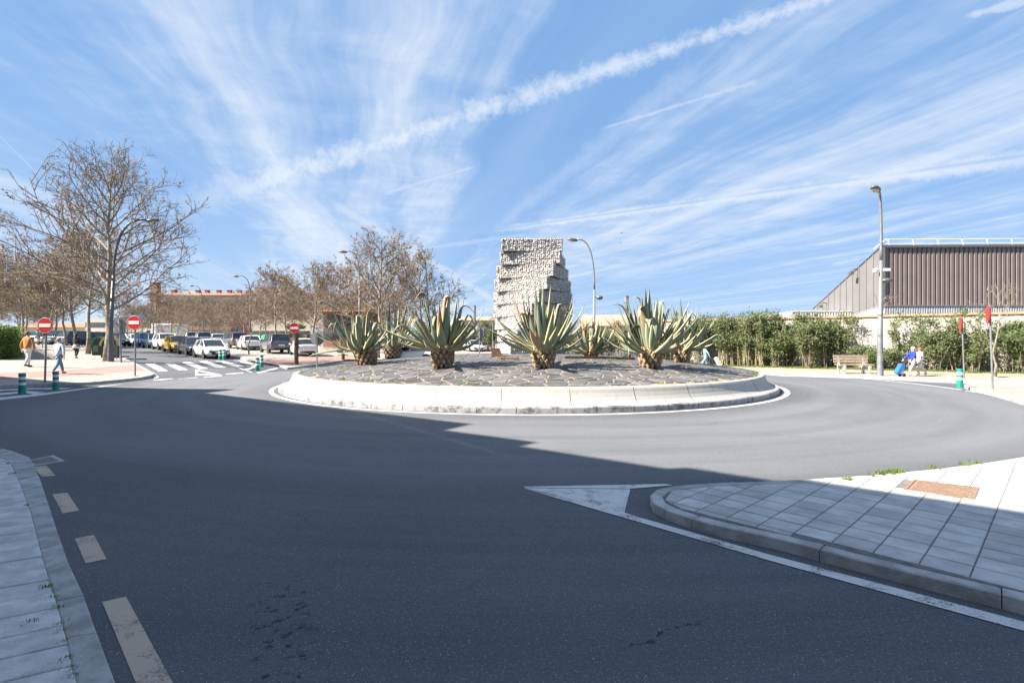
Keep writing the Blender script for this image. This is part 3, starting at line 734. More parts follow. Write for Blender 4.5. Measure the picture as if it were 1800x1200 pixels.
# ================================================================ ROUNDABOUT ISLAND
wall = thing('island_wall', 'white painted battered concrete wall ringing the roundabout island, scuffed along its foot', 'retaining wall', (CX, CY, 0))
NP = 34
prof = [(9.60, .155), (9.50, .19), (9.42, .25), (9.36, .34), (9.31, .45), (9.285, .53), (9.26, .572), (9.22, .59), (9.12, .59), (9.08, .55)]
for k in range(NP):
    a, b = 2*pi*k/NP, 2*pi*(k+1)/NP; gap = .0006 if k % 3 else .0011
    mb = MB(); mb.lathe(prof, 6, a0=a+gap, a1=b-gap); mb.build('wall_panel', M['white_wall'], wall, smooth=False)
kp = [(9.60, -.02), (9.745, -.02), (9.74, .13), (9.72, .155), (9.70, .162), (9.60, .157)]
for k in range(62):
    a, b = 2*pi*k/62, 2*pi*(k+1)/62; mb = MB(); mb.lathe(kp, 3, a0=a+.0008, a1=b-.0008)
    mb.build('kerb_stone', M['kerb_ring'], wall)
pb = MB(); nr, na = 16, 90; vs = []
for i in range(nr+1):
    r = 9.14*i/nr
    for j in range(na):
        q = 2*pi*j/na; x, y = CX+r*cos(q), CY+r*sin(q); vs.append((x, y, dome(x, y)+.001))
pb.add(vs, [(i*na+j, (i+1)*na+j, (i+1)*na+(j+1) % na, i*na+(j+1) % na) for i in range(nr) for j in range(na)])
paving = struct('island_paving', pb, M['mortar'], smooth=True)
# crazy paving: a Voronoi of slate stones
Rs = random.Random(3); pts = []; sp = .45
for i in range(-22, 23):
    for j in range(-24, 25):
        x = CX+(i+(.5 if j % 2 else 0))*sp+Rs.uniform(-.22, .22); y = CY+j*sp*.82+Rs.uniform(-.2, .2)
        if hypot(x-CX, y-CY) < 9.6: pts.append((x, y))
cell = {}
for k, p in enumerate(pts): cell.setdefault((int(p[0]//1.2), int(p[1]//1.2)), []).append(k)
cells = []
for k, (x, y) in enumerate(pts):
    if hypot(x-CX, y-CY) > 9.15: continue
    poly = [(x-1, y-1), (x+1, y-1), (x+1, y+1), (x-1, y+1)]
    ci, cj = int(x//1.2), int(y//1.2)
    for a in (-1, 0, 1):
        for b in (-1, 0, 1):
            for q in cell.get((ci+a, cj+b), []):
                if q == k: continue
                dx, dy = pts[q][0]-x, pts[q][1]-y
                if dx*dx+dy*dy > 2.6: continue
                poly = clip(poly, -dx, -dy, dx*(x+dx/2)+dy*(y+dy/2))
                if len(poly) < 3: break
            if len(poly) < 3: break
    if len(poly) < 3: continue
    L = hypot(x-CX, y-CY)
    if L > 8.2: nx, ny = -(x-CX)/L, -(y-CY)/L; poly = clip(poly, nx, ny, -(nx*CX+ny*CY)+9.10)
    if len(poly) >= 3: cells.append(((x*x+y*y), poly))
cells.sort(key=lambda t: t[0]); far = MB()
for k, (d, poly) in enumerate(cells):
    st = stone(poly, -.03, .012+Rs.uniform(0, .008), Rs.uniform(.020, .042), .006, .012, zf=dome)
    if not st: continue
    if k < 296: put_stone('slate_stone', st, M['slate'], paving)
    else: far.add([(p[0]+st[2][0], p[1]+st[2][1], p[2]) for p in st[0]], st[1])
far.build('slate_stones_far', M['slate'], paving)['kind'] = 'stuff'

# ---- gabion sculpture
gz = dome(.9, 23.1)-.05
gab = thing('gabion_sculpture', 'tall twisted tower of stacked wire baskets filled with white stones on the roundabout', 'sculpture', (.9, 23.1, gz))
GA = 2.62; GH = .575; Rg = random.Random(5)
nl = 9; gtop = H+(600-418)/F*21.85-gz; GH = gtop/nl
for k in range(nl):
    lay = nl-1-k                                  # 0 = bottom
    th = radians(1.5+k*9.8); z0 = lay*GH
    off = Vector((-.02 if k == 0 else .10, 0, 0))
    Mx = Matrix.Translation((off.x-.015*k, off.y, z0)) @ Matrix.Rotation(-th, 4, 'Z')
    hx, hy = GA/2, GA*.47
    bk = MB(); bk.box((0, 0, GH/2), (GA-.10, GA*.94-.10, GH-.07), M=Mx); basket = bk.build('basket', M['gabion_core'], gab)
    stn = MB(); s_ = .086
    def face(o, ux, uz, nx_, lx, lz):
        nn_ = int(lx/s_)
        for i in range(nn_):
            for j in range(int(round(lz/s_))):
                uu = (i+.5+Rg.uniform(-.3, .3))*lx/nn_; vv = (j+.5+(.35 if i % 2 else -.1)*.6+Rg.uniform(-.25, .25))*lz/int(round(lz/s_))
                vv = max(.045, min(lz-.06, vv)) if uz.z > .5 else vv
                p = o+ux*uu+uz*vv-nx_*Rg.uniform(.045, .062)
                rr = Rg.uniform(.043, .068); mr = Euler((Rg.uniform(0, 6), Rg.uniform(0, 6), Rg.uniform(0, 6))).to_matrix()
                stn.ico(Mx @ p, (rr, rr*Rg.uniform(.65, 1), rr*Rg.uniform(.6, .95)), Rg, mr)
    X, Y, Z = Vector((1, 0, 0)), Vector((0, 1, 0)), Vector((0, 0, 1))
    face(Vector((-hx, -hy, 0)), X, Z, -Y, 2*hx, GH); face(Vector((hx, -hy, 0)), Y, Z, X, 2*hy, GH)
    face(Vector((-hx, -hy, 0)), Y, Z, -X, 2*hy, GH); face(Vector((-hx, hy, 0)), X, Z, Y, 2*hx, GH)
    if k == 0: face(Vector((-hx, -hy, GH)), X, Y, Z, 2*hx, 2*hy)
    else:      # the corners left uncovered by the turned basket above
        for q in range(4):
            for _ in range(16):
                sx_, sy_ = (1 if q in (0, 1) else -1), (1 if q in (0, 3) else -1)
                p = Vector((sx_*(hx-abs(Rg.gauss(0, .16))-.05), sy_*(hy-abs(Rg.gauss(0, .16))-.05), GH-.05)); stn.ico(Mx @ p, Rg.uniform(.045, .07), Rg)
    so_ = stn.build('stone_fill', M['gabion'], basket); so_['kind'] = 'stuff'
    wr = MB()
    def bar(a, b, r=.006): wr.tube([Mx @ a, Mx @ b], r, 3, False)
    for sx_, sy_ in ((1, 1), (1, -1), (-1, 1), (-1, -1)): bar(Vector((sx_*hx, sy_*hy, 0)), Vector((sx_*hx, sy_*hy, GH)))
    for z in (0.01, GH*.5, GH-.01):
        for a, b in (((-hx, -hy), (hx, -hy)), ((hx, -hy), (hx, hy)), ((hx, hy), (-hx, hy)), ((-hx, hy), (-hx, -hy))): bar(Vector((*a, z)), Vector((*b, z)), .006 if z != GH*.5 else .003)
    for i in range(1, 9):
        for q in (-1, 1): bar(Vector((-hx+2*hx*i/9, q*hy, 0)), Vector((-hx+2*hx*i/9, q*hy, GH)), .003); bar(Vector((q*hx, -hy+2*hy*i/9, 0)), Vector((q*hx, -hy+2*hy*i/9, GH)), .003)
    wr.build('wire_mesh', M['wire'], basket)

# ---- agaves
def dgp(px, py): return gp(px, py, 0, dome)
WT = [(0, .62), (.15, .66), (.4, 1), (.62, .86), (.8, .52), (.93, .2), (1, .02)]
def agave_leaf(path, width, up, parent, n=11, gut=.38):
    P_ = [Vector(p) for p in path]
    def cur(t):
        if len(P_) == 3: return P_[0]*(1-t)**2+P_[1]*2*t*(1-t)+P_[2]*t*t
        k = .62
        if t < k: s = t/k; return P_[0]*(1-s)**2+P_[1]*2*s*(1-s)+P_[2]*s*s
        s = (t-k)/(1-k); return P_[2]*(1-s)**2+P_[3]*2*s*(1-s)+P_[4]*s*s
    pts_ = [cur(i/n) for i in range(n+1)]; mb = MB(); uv = []; vs = []; o0 = P_[0]
    h = Vector((P_[-1].x-P_[0].x, P_[-1].y-P_[0].y, 0)); h = h.normalized() if h.length > .05 else Vector((1, 0, 0))
    side = Vector((-h.y, h.x, 0)); tw = R.uniform(-.5, .5)
    for i, p in enumerate(pts_):
        t = i/n; tg = (pts_[min(i+1, n)]-pts_[max(i-1, 0)]).normalized(); s_ = (side-tg*side.dot(tg)).normalized(); nm = tg.cross(s_)
        if i == 0: flip = 1 if nm.z*1.0+nm.dot(-h)*.6 > 0 else -1
        nm = nm*flip; q = Matrix.Rotation(tw*t, 3, tg); s2, n2 = q @ s_, q @ nm
        w = width*.62*interp(WT, t)*(1-.0*t); g_ = gut*w*(1-.3*t)
        th = .022*(1-t*.8)+.002
        for a, b in ((-1, 1), (-.55, .28), (0, 0), (.55, .28), (1, 1)): vs.append(p+s2*a*w+n2*(b*g_)-o0); uv.append((a*.5+.5, t))
        for a, b in ((.5, .24), (0, -.02), (-.5, .24)): vs.append(p+s2*a*w+n2*(b*g_-th*(1.5 if a == 0 else 1))-o0); uv.append((a*.4+.5, t))
    fs = [(i*8+j, i*8+(j+1) % 8, (i+1)*8+(j+1) % 8, (i+1)*8+j) for i in range(n) for j in range(8)]
    mb.add(vs, fs); mb.uv = uv
    return mb.build('leaf', M['leaf'], parent, smooth=True, loc=P_[0]-up)
def trunk_scales(mb, r0, r1, h, rows, per, lean):
    for i in range(rows):
        for j in range(per):
            z = (i+.5)/rows; a = 2*pi*(j+(.5 if i % 2 else 0))/per; r = r0+(r1-r0)*z+.05*sin(z*pi)
            ww, hh = 2*pi*r/per*.5*.9, h/rows*.92; c_ = Vector((r*cos(a), r*sin(a), z*h))+lean*z*z
            tx = Vector((-sin(a), cos(a), 0)); out = Vector((cos(a), sin(a), 0)); d = .045+R.uniform(-.01, .012)
            vs = [c_+tx*ww, c_+Vector((0, 0, hh)), c_-tx*ww, c_-Vector((0, 0, hh))]; jit = lambda: Vector((R.uniform(-.008, .008), R.uniform(-.008, .008), R.uniform(-.008, .008)))
            top = [c_+tx*ww*.6+out*d*.9+jit(), c_+Vector((0, 0, hh*.55))+out*d*1.25+jit(), c_-tx*ww*.6+out*d*.9+jit(), c_-Vector((0, 0, hh*.7))+out*d*.55+jit()]
            vs = [v-out*.03 for v in vs]
            mb.add(vs+top, [(4, 5, 6, 7), (0, 1, 5, 4), (1, 2, 6, 5), (2, 3, 7, 6), (3, 0, 4, 7)])
def agave(base_px, trunk_top, rpx, tips, label, nfill, seed, lean=0, wleaf=.19):
    Ra = random.Random(seed); B = dgp(*base_px); d = B.y; k = d/F
    t = thing('agave_plant', label, 'agave', B, 0, 'agaves on the roundabout island')
    hT = (base_px[1]-trunk_top)*k; r1 = rpx*k*.90; r0 = r1*.80; ln = Vector((lean*k, 0, 0))
    tm = MB(); tm.tube([Vector((0, 0, -.1)), ln*.25+Vector((0, 0, hT*.5)), ln+Vector((0, 0, hT))], [r0*.92, r1, r1*.85], 14); tr_ = tm.build('trunk', M['scar_gap'], t, smooth=True)
    sc = MB(); trunk_scales(sc, r0, r1*1.0, hT*1.02, max(3, int(hT/.135)), 12, ln); s_ = sc.build('leaf_scars', M['scar'], tr_)
    crown = B+ln+Vector((0, 0, hT-.10))
    for tp in tips:
        px, py = tp[0], tp[1]; dx = (px-base_px[0]-lean)*k; z = H+(600-py)*k
        dep = Ra.uniform(-.75, .55)*max(0, 1-abs(dx)/1.6)
        if len(tp) == 2:
            tip = Vector(((px-900)*k*(d+dep)/d, d+dep, H+(600-py)*k*(d+dep)/d)); hv = Vector((tip.x-crown.x, tip.y-crown.y, 0)); L = hv.length; hd = hv/L if L > .02 else Vector((0, -1, 0))
            p0 = crown+hd*r1*.72+Vector((0, 0, Ra.uniform(-.10, .08)))
            c1 = p0+(hv-hd*r1*.5)*.62+Vector((0, 0, (tip.z-p0.z)*Ra.uniform(.22, .36)+.02))
            agave_leaf([p0, c1, tip], wleaf*Ra.uniform(.85, 1.2), B, t)
        else:
            kx, ky = tp[2], tp[3]; kn = Vector(((kx-900)*k*(d+dep)/d, d+dep, H+(600-ky)*k*(d+dep)/d)); tip = Vector(((px-900)*k*(d+dep)/d, d+dep-.1, H+(600-py)*k*(d+dep)/d))
            hv = Vector((kn.x-crown.x, kn.y-crown.y, 0)); hd = hv.normalized() if hv.length > .02 else Vector((0, -1, 0)); p0 = crown+hd*r1*.5
            c1 = p0+(kn-p0)*.5+hd*.08; c2 = kn+(tip-kn)*.35+Vector((0, 0, abs(tip.x-kn.x)*.35+.1))
            agave_leaf([p0, c1, kn, c2, tip], wleaf*Ra.uniform(.8, 1.05), B, t, 14)
    for i in range(7):
        az = 2*pi*(i+.5*Ra.random())/7; el = radians(Ra.uniform(6, 24)); L = Ra.uniform(.8, 1.1)*(trunk_top-min(q[1] for q in tips))*k*.72; hd = Vector((cos(az), sin(az), 0)); p0 = crown+hd*r1*.78-Vector((0, 0, .08))
        tip = p0+hd*cos(el)*L+Vector((0, 0, sin(el)*L+.12)); agave_leaf([p0, p0+hd*L*.6-Vector((0, 0, .02)), tip], wleaf*Ra.uniform(.9, 1.15), B, t)
    for i in range(nfill+3):
        az = 2*pi*(i*.381966)+Ra.uniform(-.2, .2); el = radians(Ra.choice((Ra.uniform(22, 50), Ra.uniform(45, 85)))); L = Ra.uniform(.75, 1.1)*(trunk_top-min(q[1] for q in tips))*k*.92
        L *= .8+.2*sin(el); hd = Vector((cos(az), sin(az), 0)); p0 = crown+hd*r1*.70-Vector((0, 0, .10*cos(el))); tip = p0+hd*cos(el)*L+Vector((0, 0, sin(el)*L))
        c1 = p0+hd*cos(el)*L*.62+Vector((0, 0, sin(el)*L*.3))
        if Ra.random() < .34:
            kn = p0+(tip-p0)*.75; t2 = kn+hd*L*.25-Vector((0, 0, L*Ra.uniform(.05, .3))); agave_leaf([p0, c1*.5+p0*.5, kn, kn+hd*L*.14+Vector((0, 0, .12*L)), t2], wleaf*Ra.uniform(.8, 1.1), B, t, 13)
        else: agave_leaf([p0, c1, tip], wleaf*Ra.uniform(.8, 1.15), B, t)
    return t
agave((955, 646), 607, 20, [(901.7, 516), (916.7, 507.5), (928, 506.7), (941, 505), (951, 498), (955, 500), (968, 500), (911.7, 545), (870, 555), (872, 558), (1006, 523), (1011, 548), (1012.5, 563), (1019, 577), (858, 577), (931, 553), (945, 530), (962, 535), (990, 540),
       (897, 587, 917, 567), (1003, 557, 983, 537), (974, 560, 962, 553), (993, 552, 1000, 546)], 'large agave in front of the stone tower, middle of the front three', 17, 11)
agave((778, 646), 606, 20, [(739, 506), (712, 525), (721, 542), (676.6, 559), (669, 575), (804, 518.7), (824, 570), (815, 578), (757, 560), (764, 530), (772, 535), (790, 533), (752, 540), (708, 548),
       (833.7, 550, 812, 541), (840, 590, 823, 553), (800, 533, 786, 525), (728, 535, 744, 517), (690, 560, 706, 572), (757, 600, 766, 555), (810, 600, 818, 571)], 'tall grey-green agave left of centre with a wide straight crown, trunk upright', 20, 12, wleaf=.22)
agave((645, 641), 608, 19, [(585, 540), (600, 544), (550, 584), (541.7, 626), (622, 559), (639, 554), (640, 556), (675, 578), (668, 565), (583, 560), (612, 575), (652, 560),
       (659.5, 542, 648, 552), (607, 556, 618, 553), (586, 590, 592, 565), (577, 580, 585, 571), (610, 590, 628, 579), (640, 565, 630, 556), (600, 620, 600, 590)], 'leftmost agave, leaning to the left, with curled drooping leaves', 16, 13, lean=-9, wleaf=.17)
agave((690, 627), 606, 18, [(680, 522), (686, 523), (694, 528), (701.5, 537), (671, 545), (716, 545), (726, 560), (664, 560), (688, 540), (708, 540), (660, 585),
       (722, 556, 715, 540), (704, 580, 711, 556), (732, 572, 722, 562)], 'agave half hidden between the leftmost and the tall left agave, at the back', 16, 14, wleaf=.27)
agave((1143, 646), 610, 20, [(1135, 505), (1141, 507), (1129, 521), (1097, 529), (1062, 557), (1074, 554), (1212, 529), (1219, 580), (1208, 565), (1155, 524), (1150, 530), (1085, 575), (1165, 545), (1120, 535), (1200, 552), (1190, 545),
       (1108, 527, 1126, 529), (1103, 631, 1108, 583), (1103, 590, 1120, 573), (1180, 537, 1174, 552), (1169, 545, 1163, 531), (1120, 560, 1132, 540), (1184, 560, 1192, 552), (1077, 536, 1100, 549)], 'large agave right of the stone tower with one dead leaf tip hanging down', 19, 15, wleaf=.21)
agave((1197, 637), 608, 15, [(1196, 524), (1229, 541), (1259, 556), (1273, 583), (1224, 547), (1184, 539), (1188, 545), (1210, 545), (1246, 575), (1175, 560),
       (1244, 597, 1236, 588), (1222, 560, 1214, 553), (1200, 556, 1206, 548)], 'rightmost agave, behind the large right one, leaves spreading to the right', 13, 16, wleaf=.22)
agave((1038, 628), 611, 13, [(1032, 546), (1013, 552), (1052, 562), (1042, 560), (1004, 568), (1066, 566), (1080, 577), (1083, 599), (1024, 560), (1010, 585), (1060, 575),
       (1074, 590, 1068, 575), (1022, 570, 1018, 562)], 'smaller agave between the stone tower and the large right agave', 14, 17, wleaf=.16)

# ================================================================ BUILDINGS AND WALLS
# building behind the camera that throws the big shadow (never in frame)
shd = [(-24, 22.4), (-16.3, 19.8), (-12.8, 19.0), (-10.05, 18.75), (-10.4, 17.4), (-.845, 10.86), (-1.31, 10.1), (.455, 8.9), (.17, 8.56), (2.15, 7.06), (2.44, 7.13), (5.05, 5.05), (14, -1.7)]
HB = 11.0; sh = HB/math.tan(SUN_EL)
bp = [(x-LDIR.x*sh, y-LDIR.y*sh) for x, y in shd]
bld = thing('apartment_block', 'plain cream stepped building behind the near pavement that shades the road', 'building', (bp[5][0], bp[5][1], 0))
bb = MB(); loc = rel(bld, bp); bk = [(loc[-1][0]-9, loc[-1][1]-13), (loc[0][0]-9, loc[0][1]-13)]
bb.prism((loc+bk)[::-1], -.5, HB); wl = bb.build('wall', M['cream'], bld)
wm = MB(); wm.box((0, 0, 0), (1.3, .06, 1.4)); wme = wm.mesh('window', M['window'])
for a, b in zip(loc[4:], loc[5:]):
    L = hypot(b[0]-a[0], b[1]-a[1]); n = int(L/3)
    for i in range(n):
        for z in (2, 5, 8): f_ = (i+.5)/n; link('window', wme, bld, (a[0]+(b[0]-a[0])*f_, a[1]+(b[1]-a[1])*f_, z), atan2(b[1]-a[1], b[0]-a[0]))

# boundary wall on the right with its tile coping
bw = thing('boundary_wall', 'long pale rendered wall with a terracotta tile coping behind the oleanders', 'wall', (WA.x, WA.y, 0), atan2(WD.y, WD.x))
wb = MB(); wb.box((11.9, .12, 1.6), (30.2, .24, 3.2)); wb.build('wall', M['plaster'], bw)
ct = MB(); prof_ = [(-.21, 0), (-.21, .03), (0, .12), (.21, .03), (.21, 0)]
n_ = len(prof_); vs = [(-.195, y, z) for y, z in prof_]+[(.195, y, z) for y, z in prof_]; ct.add(vs, [tuple(range(n_)), tuple(range(2*n_-1, n_-1, -1))]+[(i, n_+i, n_+(i+1) % n_, (i+1) % n_) for i in range(n_)])
cme = ct.mesh('coping_tile', M['terracotta'])
for i in range(75): o = link('coping_tile', cme, bw, (-2.98+.4*i, .12, 3.2+R.uniform(0, .012)))
# industrial hall
HX, HY = 36.1, 50.0
hall = thing('industrial_hall', 'large hall clad in vertical brown ribbed metal with a sloping grey side', 'hall', (HX, HY, 0))
z_top, z_bot = H+165/18, H+63/18
core = MB(); zb_ = H+57*61.3/900-.1; core.add([(.4, .35, 0), (60, .35, 0), (60, .35, z_top), (.4, .35, z_top-.1), (.4, 11.2, 0), (60, 11.2, 0), (60, 11.2, zb_), (.4, 11.2, zb_)], [(0, 1, 2, 3), (5, 4, 7, 6), (4, 0, 3, 7), (1, 5, 6, 2), (3, 2, 6, 7)])
core.build('core', M['clad_side'], hall)
pn = MB()
def ribs(mb, x0, n, w, z0, z1, y):
    for i in range(n):
        a = x0+i*w; pr = [(a, y), (a+w*.08, y-.10), (a+w*.62, y-.10), (a+w*.70, y), (a+w, y)]
        vs = [(p[0], p[1], z0) for p in pr]+[(p[0], p[1], z1(p[0]) if callable(z1) else z1) for p in pr]; m = len(pr)
        mb.add(vs, [(j, j+1, m+j+1, m+j) for j in range(m-1)])
for k in range(44):
    pn = MB(); zt = z_top+.009*k*.6; ribs(pn, k*.92, 2, .46, z_bot, zt, .28); pn.build('cladding_panel', M['clad'], hall)
tr_ = MB(); 
for k in range(8): tr_.box((k*5.06+2.53, .2, z_top+.14+.03*k), (5.04, .42, .22))
tr_.build('roof_trim', M['lamp_grey'], hall)
lo = MB(); ribs(lo, -.0, 170, .24, 0, z_bot-.12, -.25); lo.build('lower_cladding', M['clad_light'], hall)
ld = MB(); ld.box((20, -.05, z_bot-.05), (40.4, .7, .12)); ld.build('ledge', M['galv'], hall)
# sloping side wall running back from the corner
sd = MB(); prof2 = [(.0, 0), (.0, z_top+.1), (11.3, H+57*61.3/900), (11.3, 0)]
sd.add([(0, y+.0, z) for y, z in prof2]+[(.35, y, z) for y, z in prof2], [(3, 2, 1, 0), (4, 5, 6, 7), (0, 1, 5, 4), (1, 2, 6, 5), (2, 3, 7, 6)]); sd.build('side_wall', M['clad_side'], hall)
for k in range(11):
    sm = MB(); a, b = k*1.04+.04, k*1.04+.14; f = lambda y: (z_top+.1)+(prof2[2][1]-z_top-.1)*y/11.3
    sm.add([(-.06, a, 0), (-.06, b, 0), (-.06, b, f(b)), (-.06, a, f(a)), (.0, a, 0), (.0, b, 0), (.0, b, f(b)), (.0, a, f(a))], [(3, 2, 1, 0), (0, 4, 7, 3), (2, 6, 5, 1)]); sm.build('seam', M['clad_side'], hall)
ed = MB(); ed.tube([(-.03, 0, z_top+.12), (-.03, 11.3, prof2[2][1]+.05)], .08, 4); ed.build('roof_edge', M['lamp_grey'], hall)
sb = MB(); sb.add([(-.12, 0, 0), (-.12, 5.0, 0), (-.12, 5.0, H+42*55/900), (-.12, 0, z_bot-.12)], [(3, 2, 1, 0)]); sb.tube([(-.14, 0, z_bot-.05), (-.14, 5.0, H+43*55/900)], .05, 4); sb.build('side_base', M['clad_light'], hall)
for y, z in ((3.4, 9.4), (8.7, 6.3)):
    fl_ = MB(); fl_.tube([(0, y, z-.2), (-.5, y-.1, z-.1), (-.75, y-.1, z-.3)], .05, 5); fl_.box((-.85, y-.15, z-.55), (.35, .4, .3)); fl_.build('floodlight', M['lamp_grey'], hall)
rl_ = thing('roof_railing', 'white guard rail along the roof of the brown hall', 'railing', (HX+1.2, HY+.8, z_top))
for k in range(9): p = MB(); p.tube([(k*2.45+.2, 0, -.1), (k*2.45, 0, .95)], .045, 4); p.build('post', M['whitepaint'], rl_)
p = MB(); p.tube([(-1.4, 0, .0), (-.2, 0, .95)], .05, 4); p.tube([(-.9, 0, .0), (-.5, 0, .7)], .04, 4); p.build('brace', M['whitepaint'], rl_)
for z in (.5, .95): p = MB(); p.tube([(-.2, 0, z), (21, 0, z+.12)], .03, 4); p.build('rail', M['whitepaint'], rl_)
# low grey annex left of the hall
an = thing('metal_annex', 'low white and grey metal building to the left of the brown hall', 'building', (29.4, 54.5, 0))
m_ = MB(); m_.extr([(0, 0), (0, 4.3), (.6, 4.95), (6.7, 4.95), (6.7, 0)], 0, 8); m_.build('wall', M['clad_light'], an)
m_ = MB(); 
for i in range(22): m_.box((.7+i*.28, -.06, 4.35), (.1, .12, .9))
m_.box((3.6, -.05, 4.95), (6.6, .2, .1)); m_.build('roof_ribs', M['whitepaint'], an)
m_ = MB(); m_.box((5.6, -.03, 4.1), (.5, .08, .8)); m_.build('window', M['window'], an)

# distant buildings
def block(name, label, px0, px1, d, ytop, mat, rooft=None, cat='building', floors=0, cols=0, depth=12, ybase=None, winw=1.1, winh=1.3, rooth=1.0, wz0=None):
    x0, x1 = (px0-900)/F*d, (px1-900)/F*d; zt = H+(600-ytop)/F*d; b0 = T((x0+x1)/2, d)
    t = thing(name, label, cat, ((x0+x1)/2, d, 0)); L = x1-x0
    m = MB(); m.box((0, depth/2, (zt+b0-1)/2), (L, depth, zt-b0+1)); m.build('wall', M[mat], t)
    if rooft:
        m = MB(); m.extr([(-depth*.08, 0), (depth*1.08, 0), (depth*.5, rooth)], -L/2-.4, L/2+.4, Matrix.Translation((0, 0, zt+.01)) @ Matrix.Rotation(pi/2, 4, 'Z') @ Matrix.Scale(-1, 4, (0, 1, 0)))
        m.build('roof', M[rooft], t)
    if floors:
        wmx = MB(); wmx.box((0, 0, 0), (winw, .1, winh)); wme_ = wmx.mesh('window', M['window'])
        z0 = b0+1.2 if wz0 is None else wz0
        for f in range(floors):
            for c_ in range(cols): link('window', wme_, t, (-L/2+L*(c_+.5)/cols, -.02, z0+(zt-z0)*(f+.35)/floors))
    return t, zt, L
t, zt, L = block('brick_apartments', 'long red brick apartment building with a terracotta roof behind the bare trees', 278, 525, 125, 519, 'brick', 'rooftile', floors=4, cols=20, rooth=1.3)
cz = MB(); cz.box((0, -.15, zt-.75), (L, .5, 1.5)); cz.build('cornice', M['cream'], t)
for f in (2.9, 5.7): m = MB(); m.box((0, -.1, f+1), (L, .35, .5)); m.build('balcony_band', M['cream'], t)
for k in range(13): m = MB(); m.box((0, 0, .4), (.9, .8, 1.3)); m.box((0, 0, 1.1), (1.1, 1.0, .15)); m.build('chimney', M['brick'], t, loc=(-L/2+1.5+k*2.7+R.uniform(-.5, .5), 4, zt+.5))
pd = MB(); pd.extr([(-3, 0), (3, 0), (0, 1.6)], 0, .5); pd.build('gable', M['cream'], t, loc=(-L/2+8, -.9, zt-.2))
tw, z_, _ = block('brick_tower', 'narrow red brick chimney tower rising left of the brick apartments', 264, 275, 110, 497, 'brick', depth=1.4)
m = MB(); m.box((0, .7, z_+.08), (1.6, 1.7, .22)); m.build('cap', M['rooftile'], tw)
block('brick_flats', 'low brick building behind the car park left of the white shop', 330, 447, 105, 553, 'brick', floors=2, cols=12)
t, zt, L = block('white_shop', 'long low white building with brick piers and a green awning', 442, 570, 78, 562, 'cream', floors=1, cols=8, winw=1.2, winh=1.0, wz0=1.7, depth=8)
m = MB(); m.extr([(0, 0), (0, .9), (-.9, .15)], -1.3, 1.3, Matrix.Translation((-L/2+1.5, -.05, 1.9)) @ Matrix.Rotation(pi/2, 4, 'Z')); m.build('awning', M['green_awning'], t)
for k in range(9): m = MB(); m.box((0, -.1, 0), (.5, .3, 2.2)); m.build('pier', M['brick'], t, loc=(-L/2+L*k/8, 0, 1.7))
block('grey_garage', 'small blue-grey garage building beside the white shop', 545, 568, 66, 573, 'clad_light', floors=1, cols=2, winw=.8, winh=.6, wz0=1.6, depth=6)
t, zt, L = block('pink_brick_house', 'two storey brick house half hidden behind the leftmost agave', 568, 640, 62, 548, 'brick', 'rooftile', floors=2, cols=4)
block('white_warehouse', 'white flat building with a small chimney far behind the tall left agave', 806, 872, 95, 563, 'cream', 'pinkroof', rooth=.9, depth=10)
block('pink_roofed_shed', 'low building with a wide pale pink roof behind the agaves at centre right', 1040, 1140, 80, 573, 'cream', 'pinkroof', rooth=2.1, depth=14)
block('distant_house', 'pale house with a red roof far beyond the left trees', 20, 150, 150, 575, 'cream', 'rooftile', rooth=1.4)
block('distant_flats', 'pale low flats seen between trunks left of the bins', 150, 262, 135, 560, 'cream', floors=2, cols=14)
for px, yt, w, lb in ((834, 537, 5, 'white metal flue standing left of the stone tower'), (1101, 520, 8, 'white metal flue standing behind the large right agave')):
    d = 90; p = at(px, d, 0); f = thing('flue', lb, 'chimney', (p.x, d, 0)); m = MB(); zt = H+(600-yt)/F*d; r = w/F*d/2
    m.tube([(0, 0, 3), (0, 0, zt)], r, 14); m.build('pipe', M['galv'], f, smooth=False); m = MB()
    for z in (zt-.1, zt-1.2, zt-2.3): m.tube([(0, 0, z-.05), (0, 0, z+.05)], r*1.08, 14)
    m.build('band', M['lamp_grey'], f)

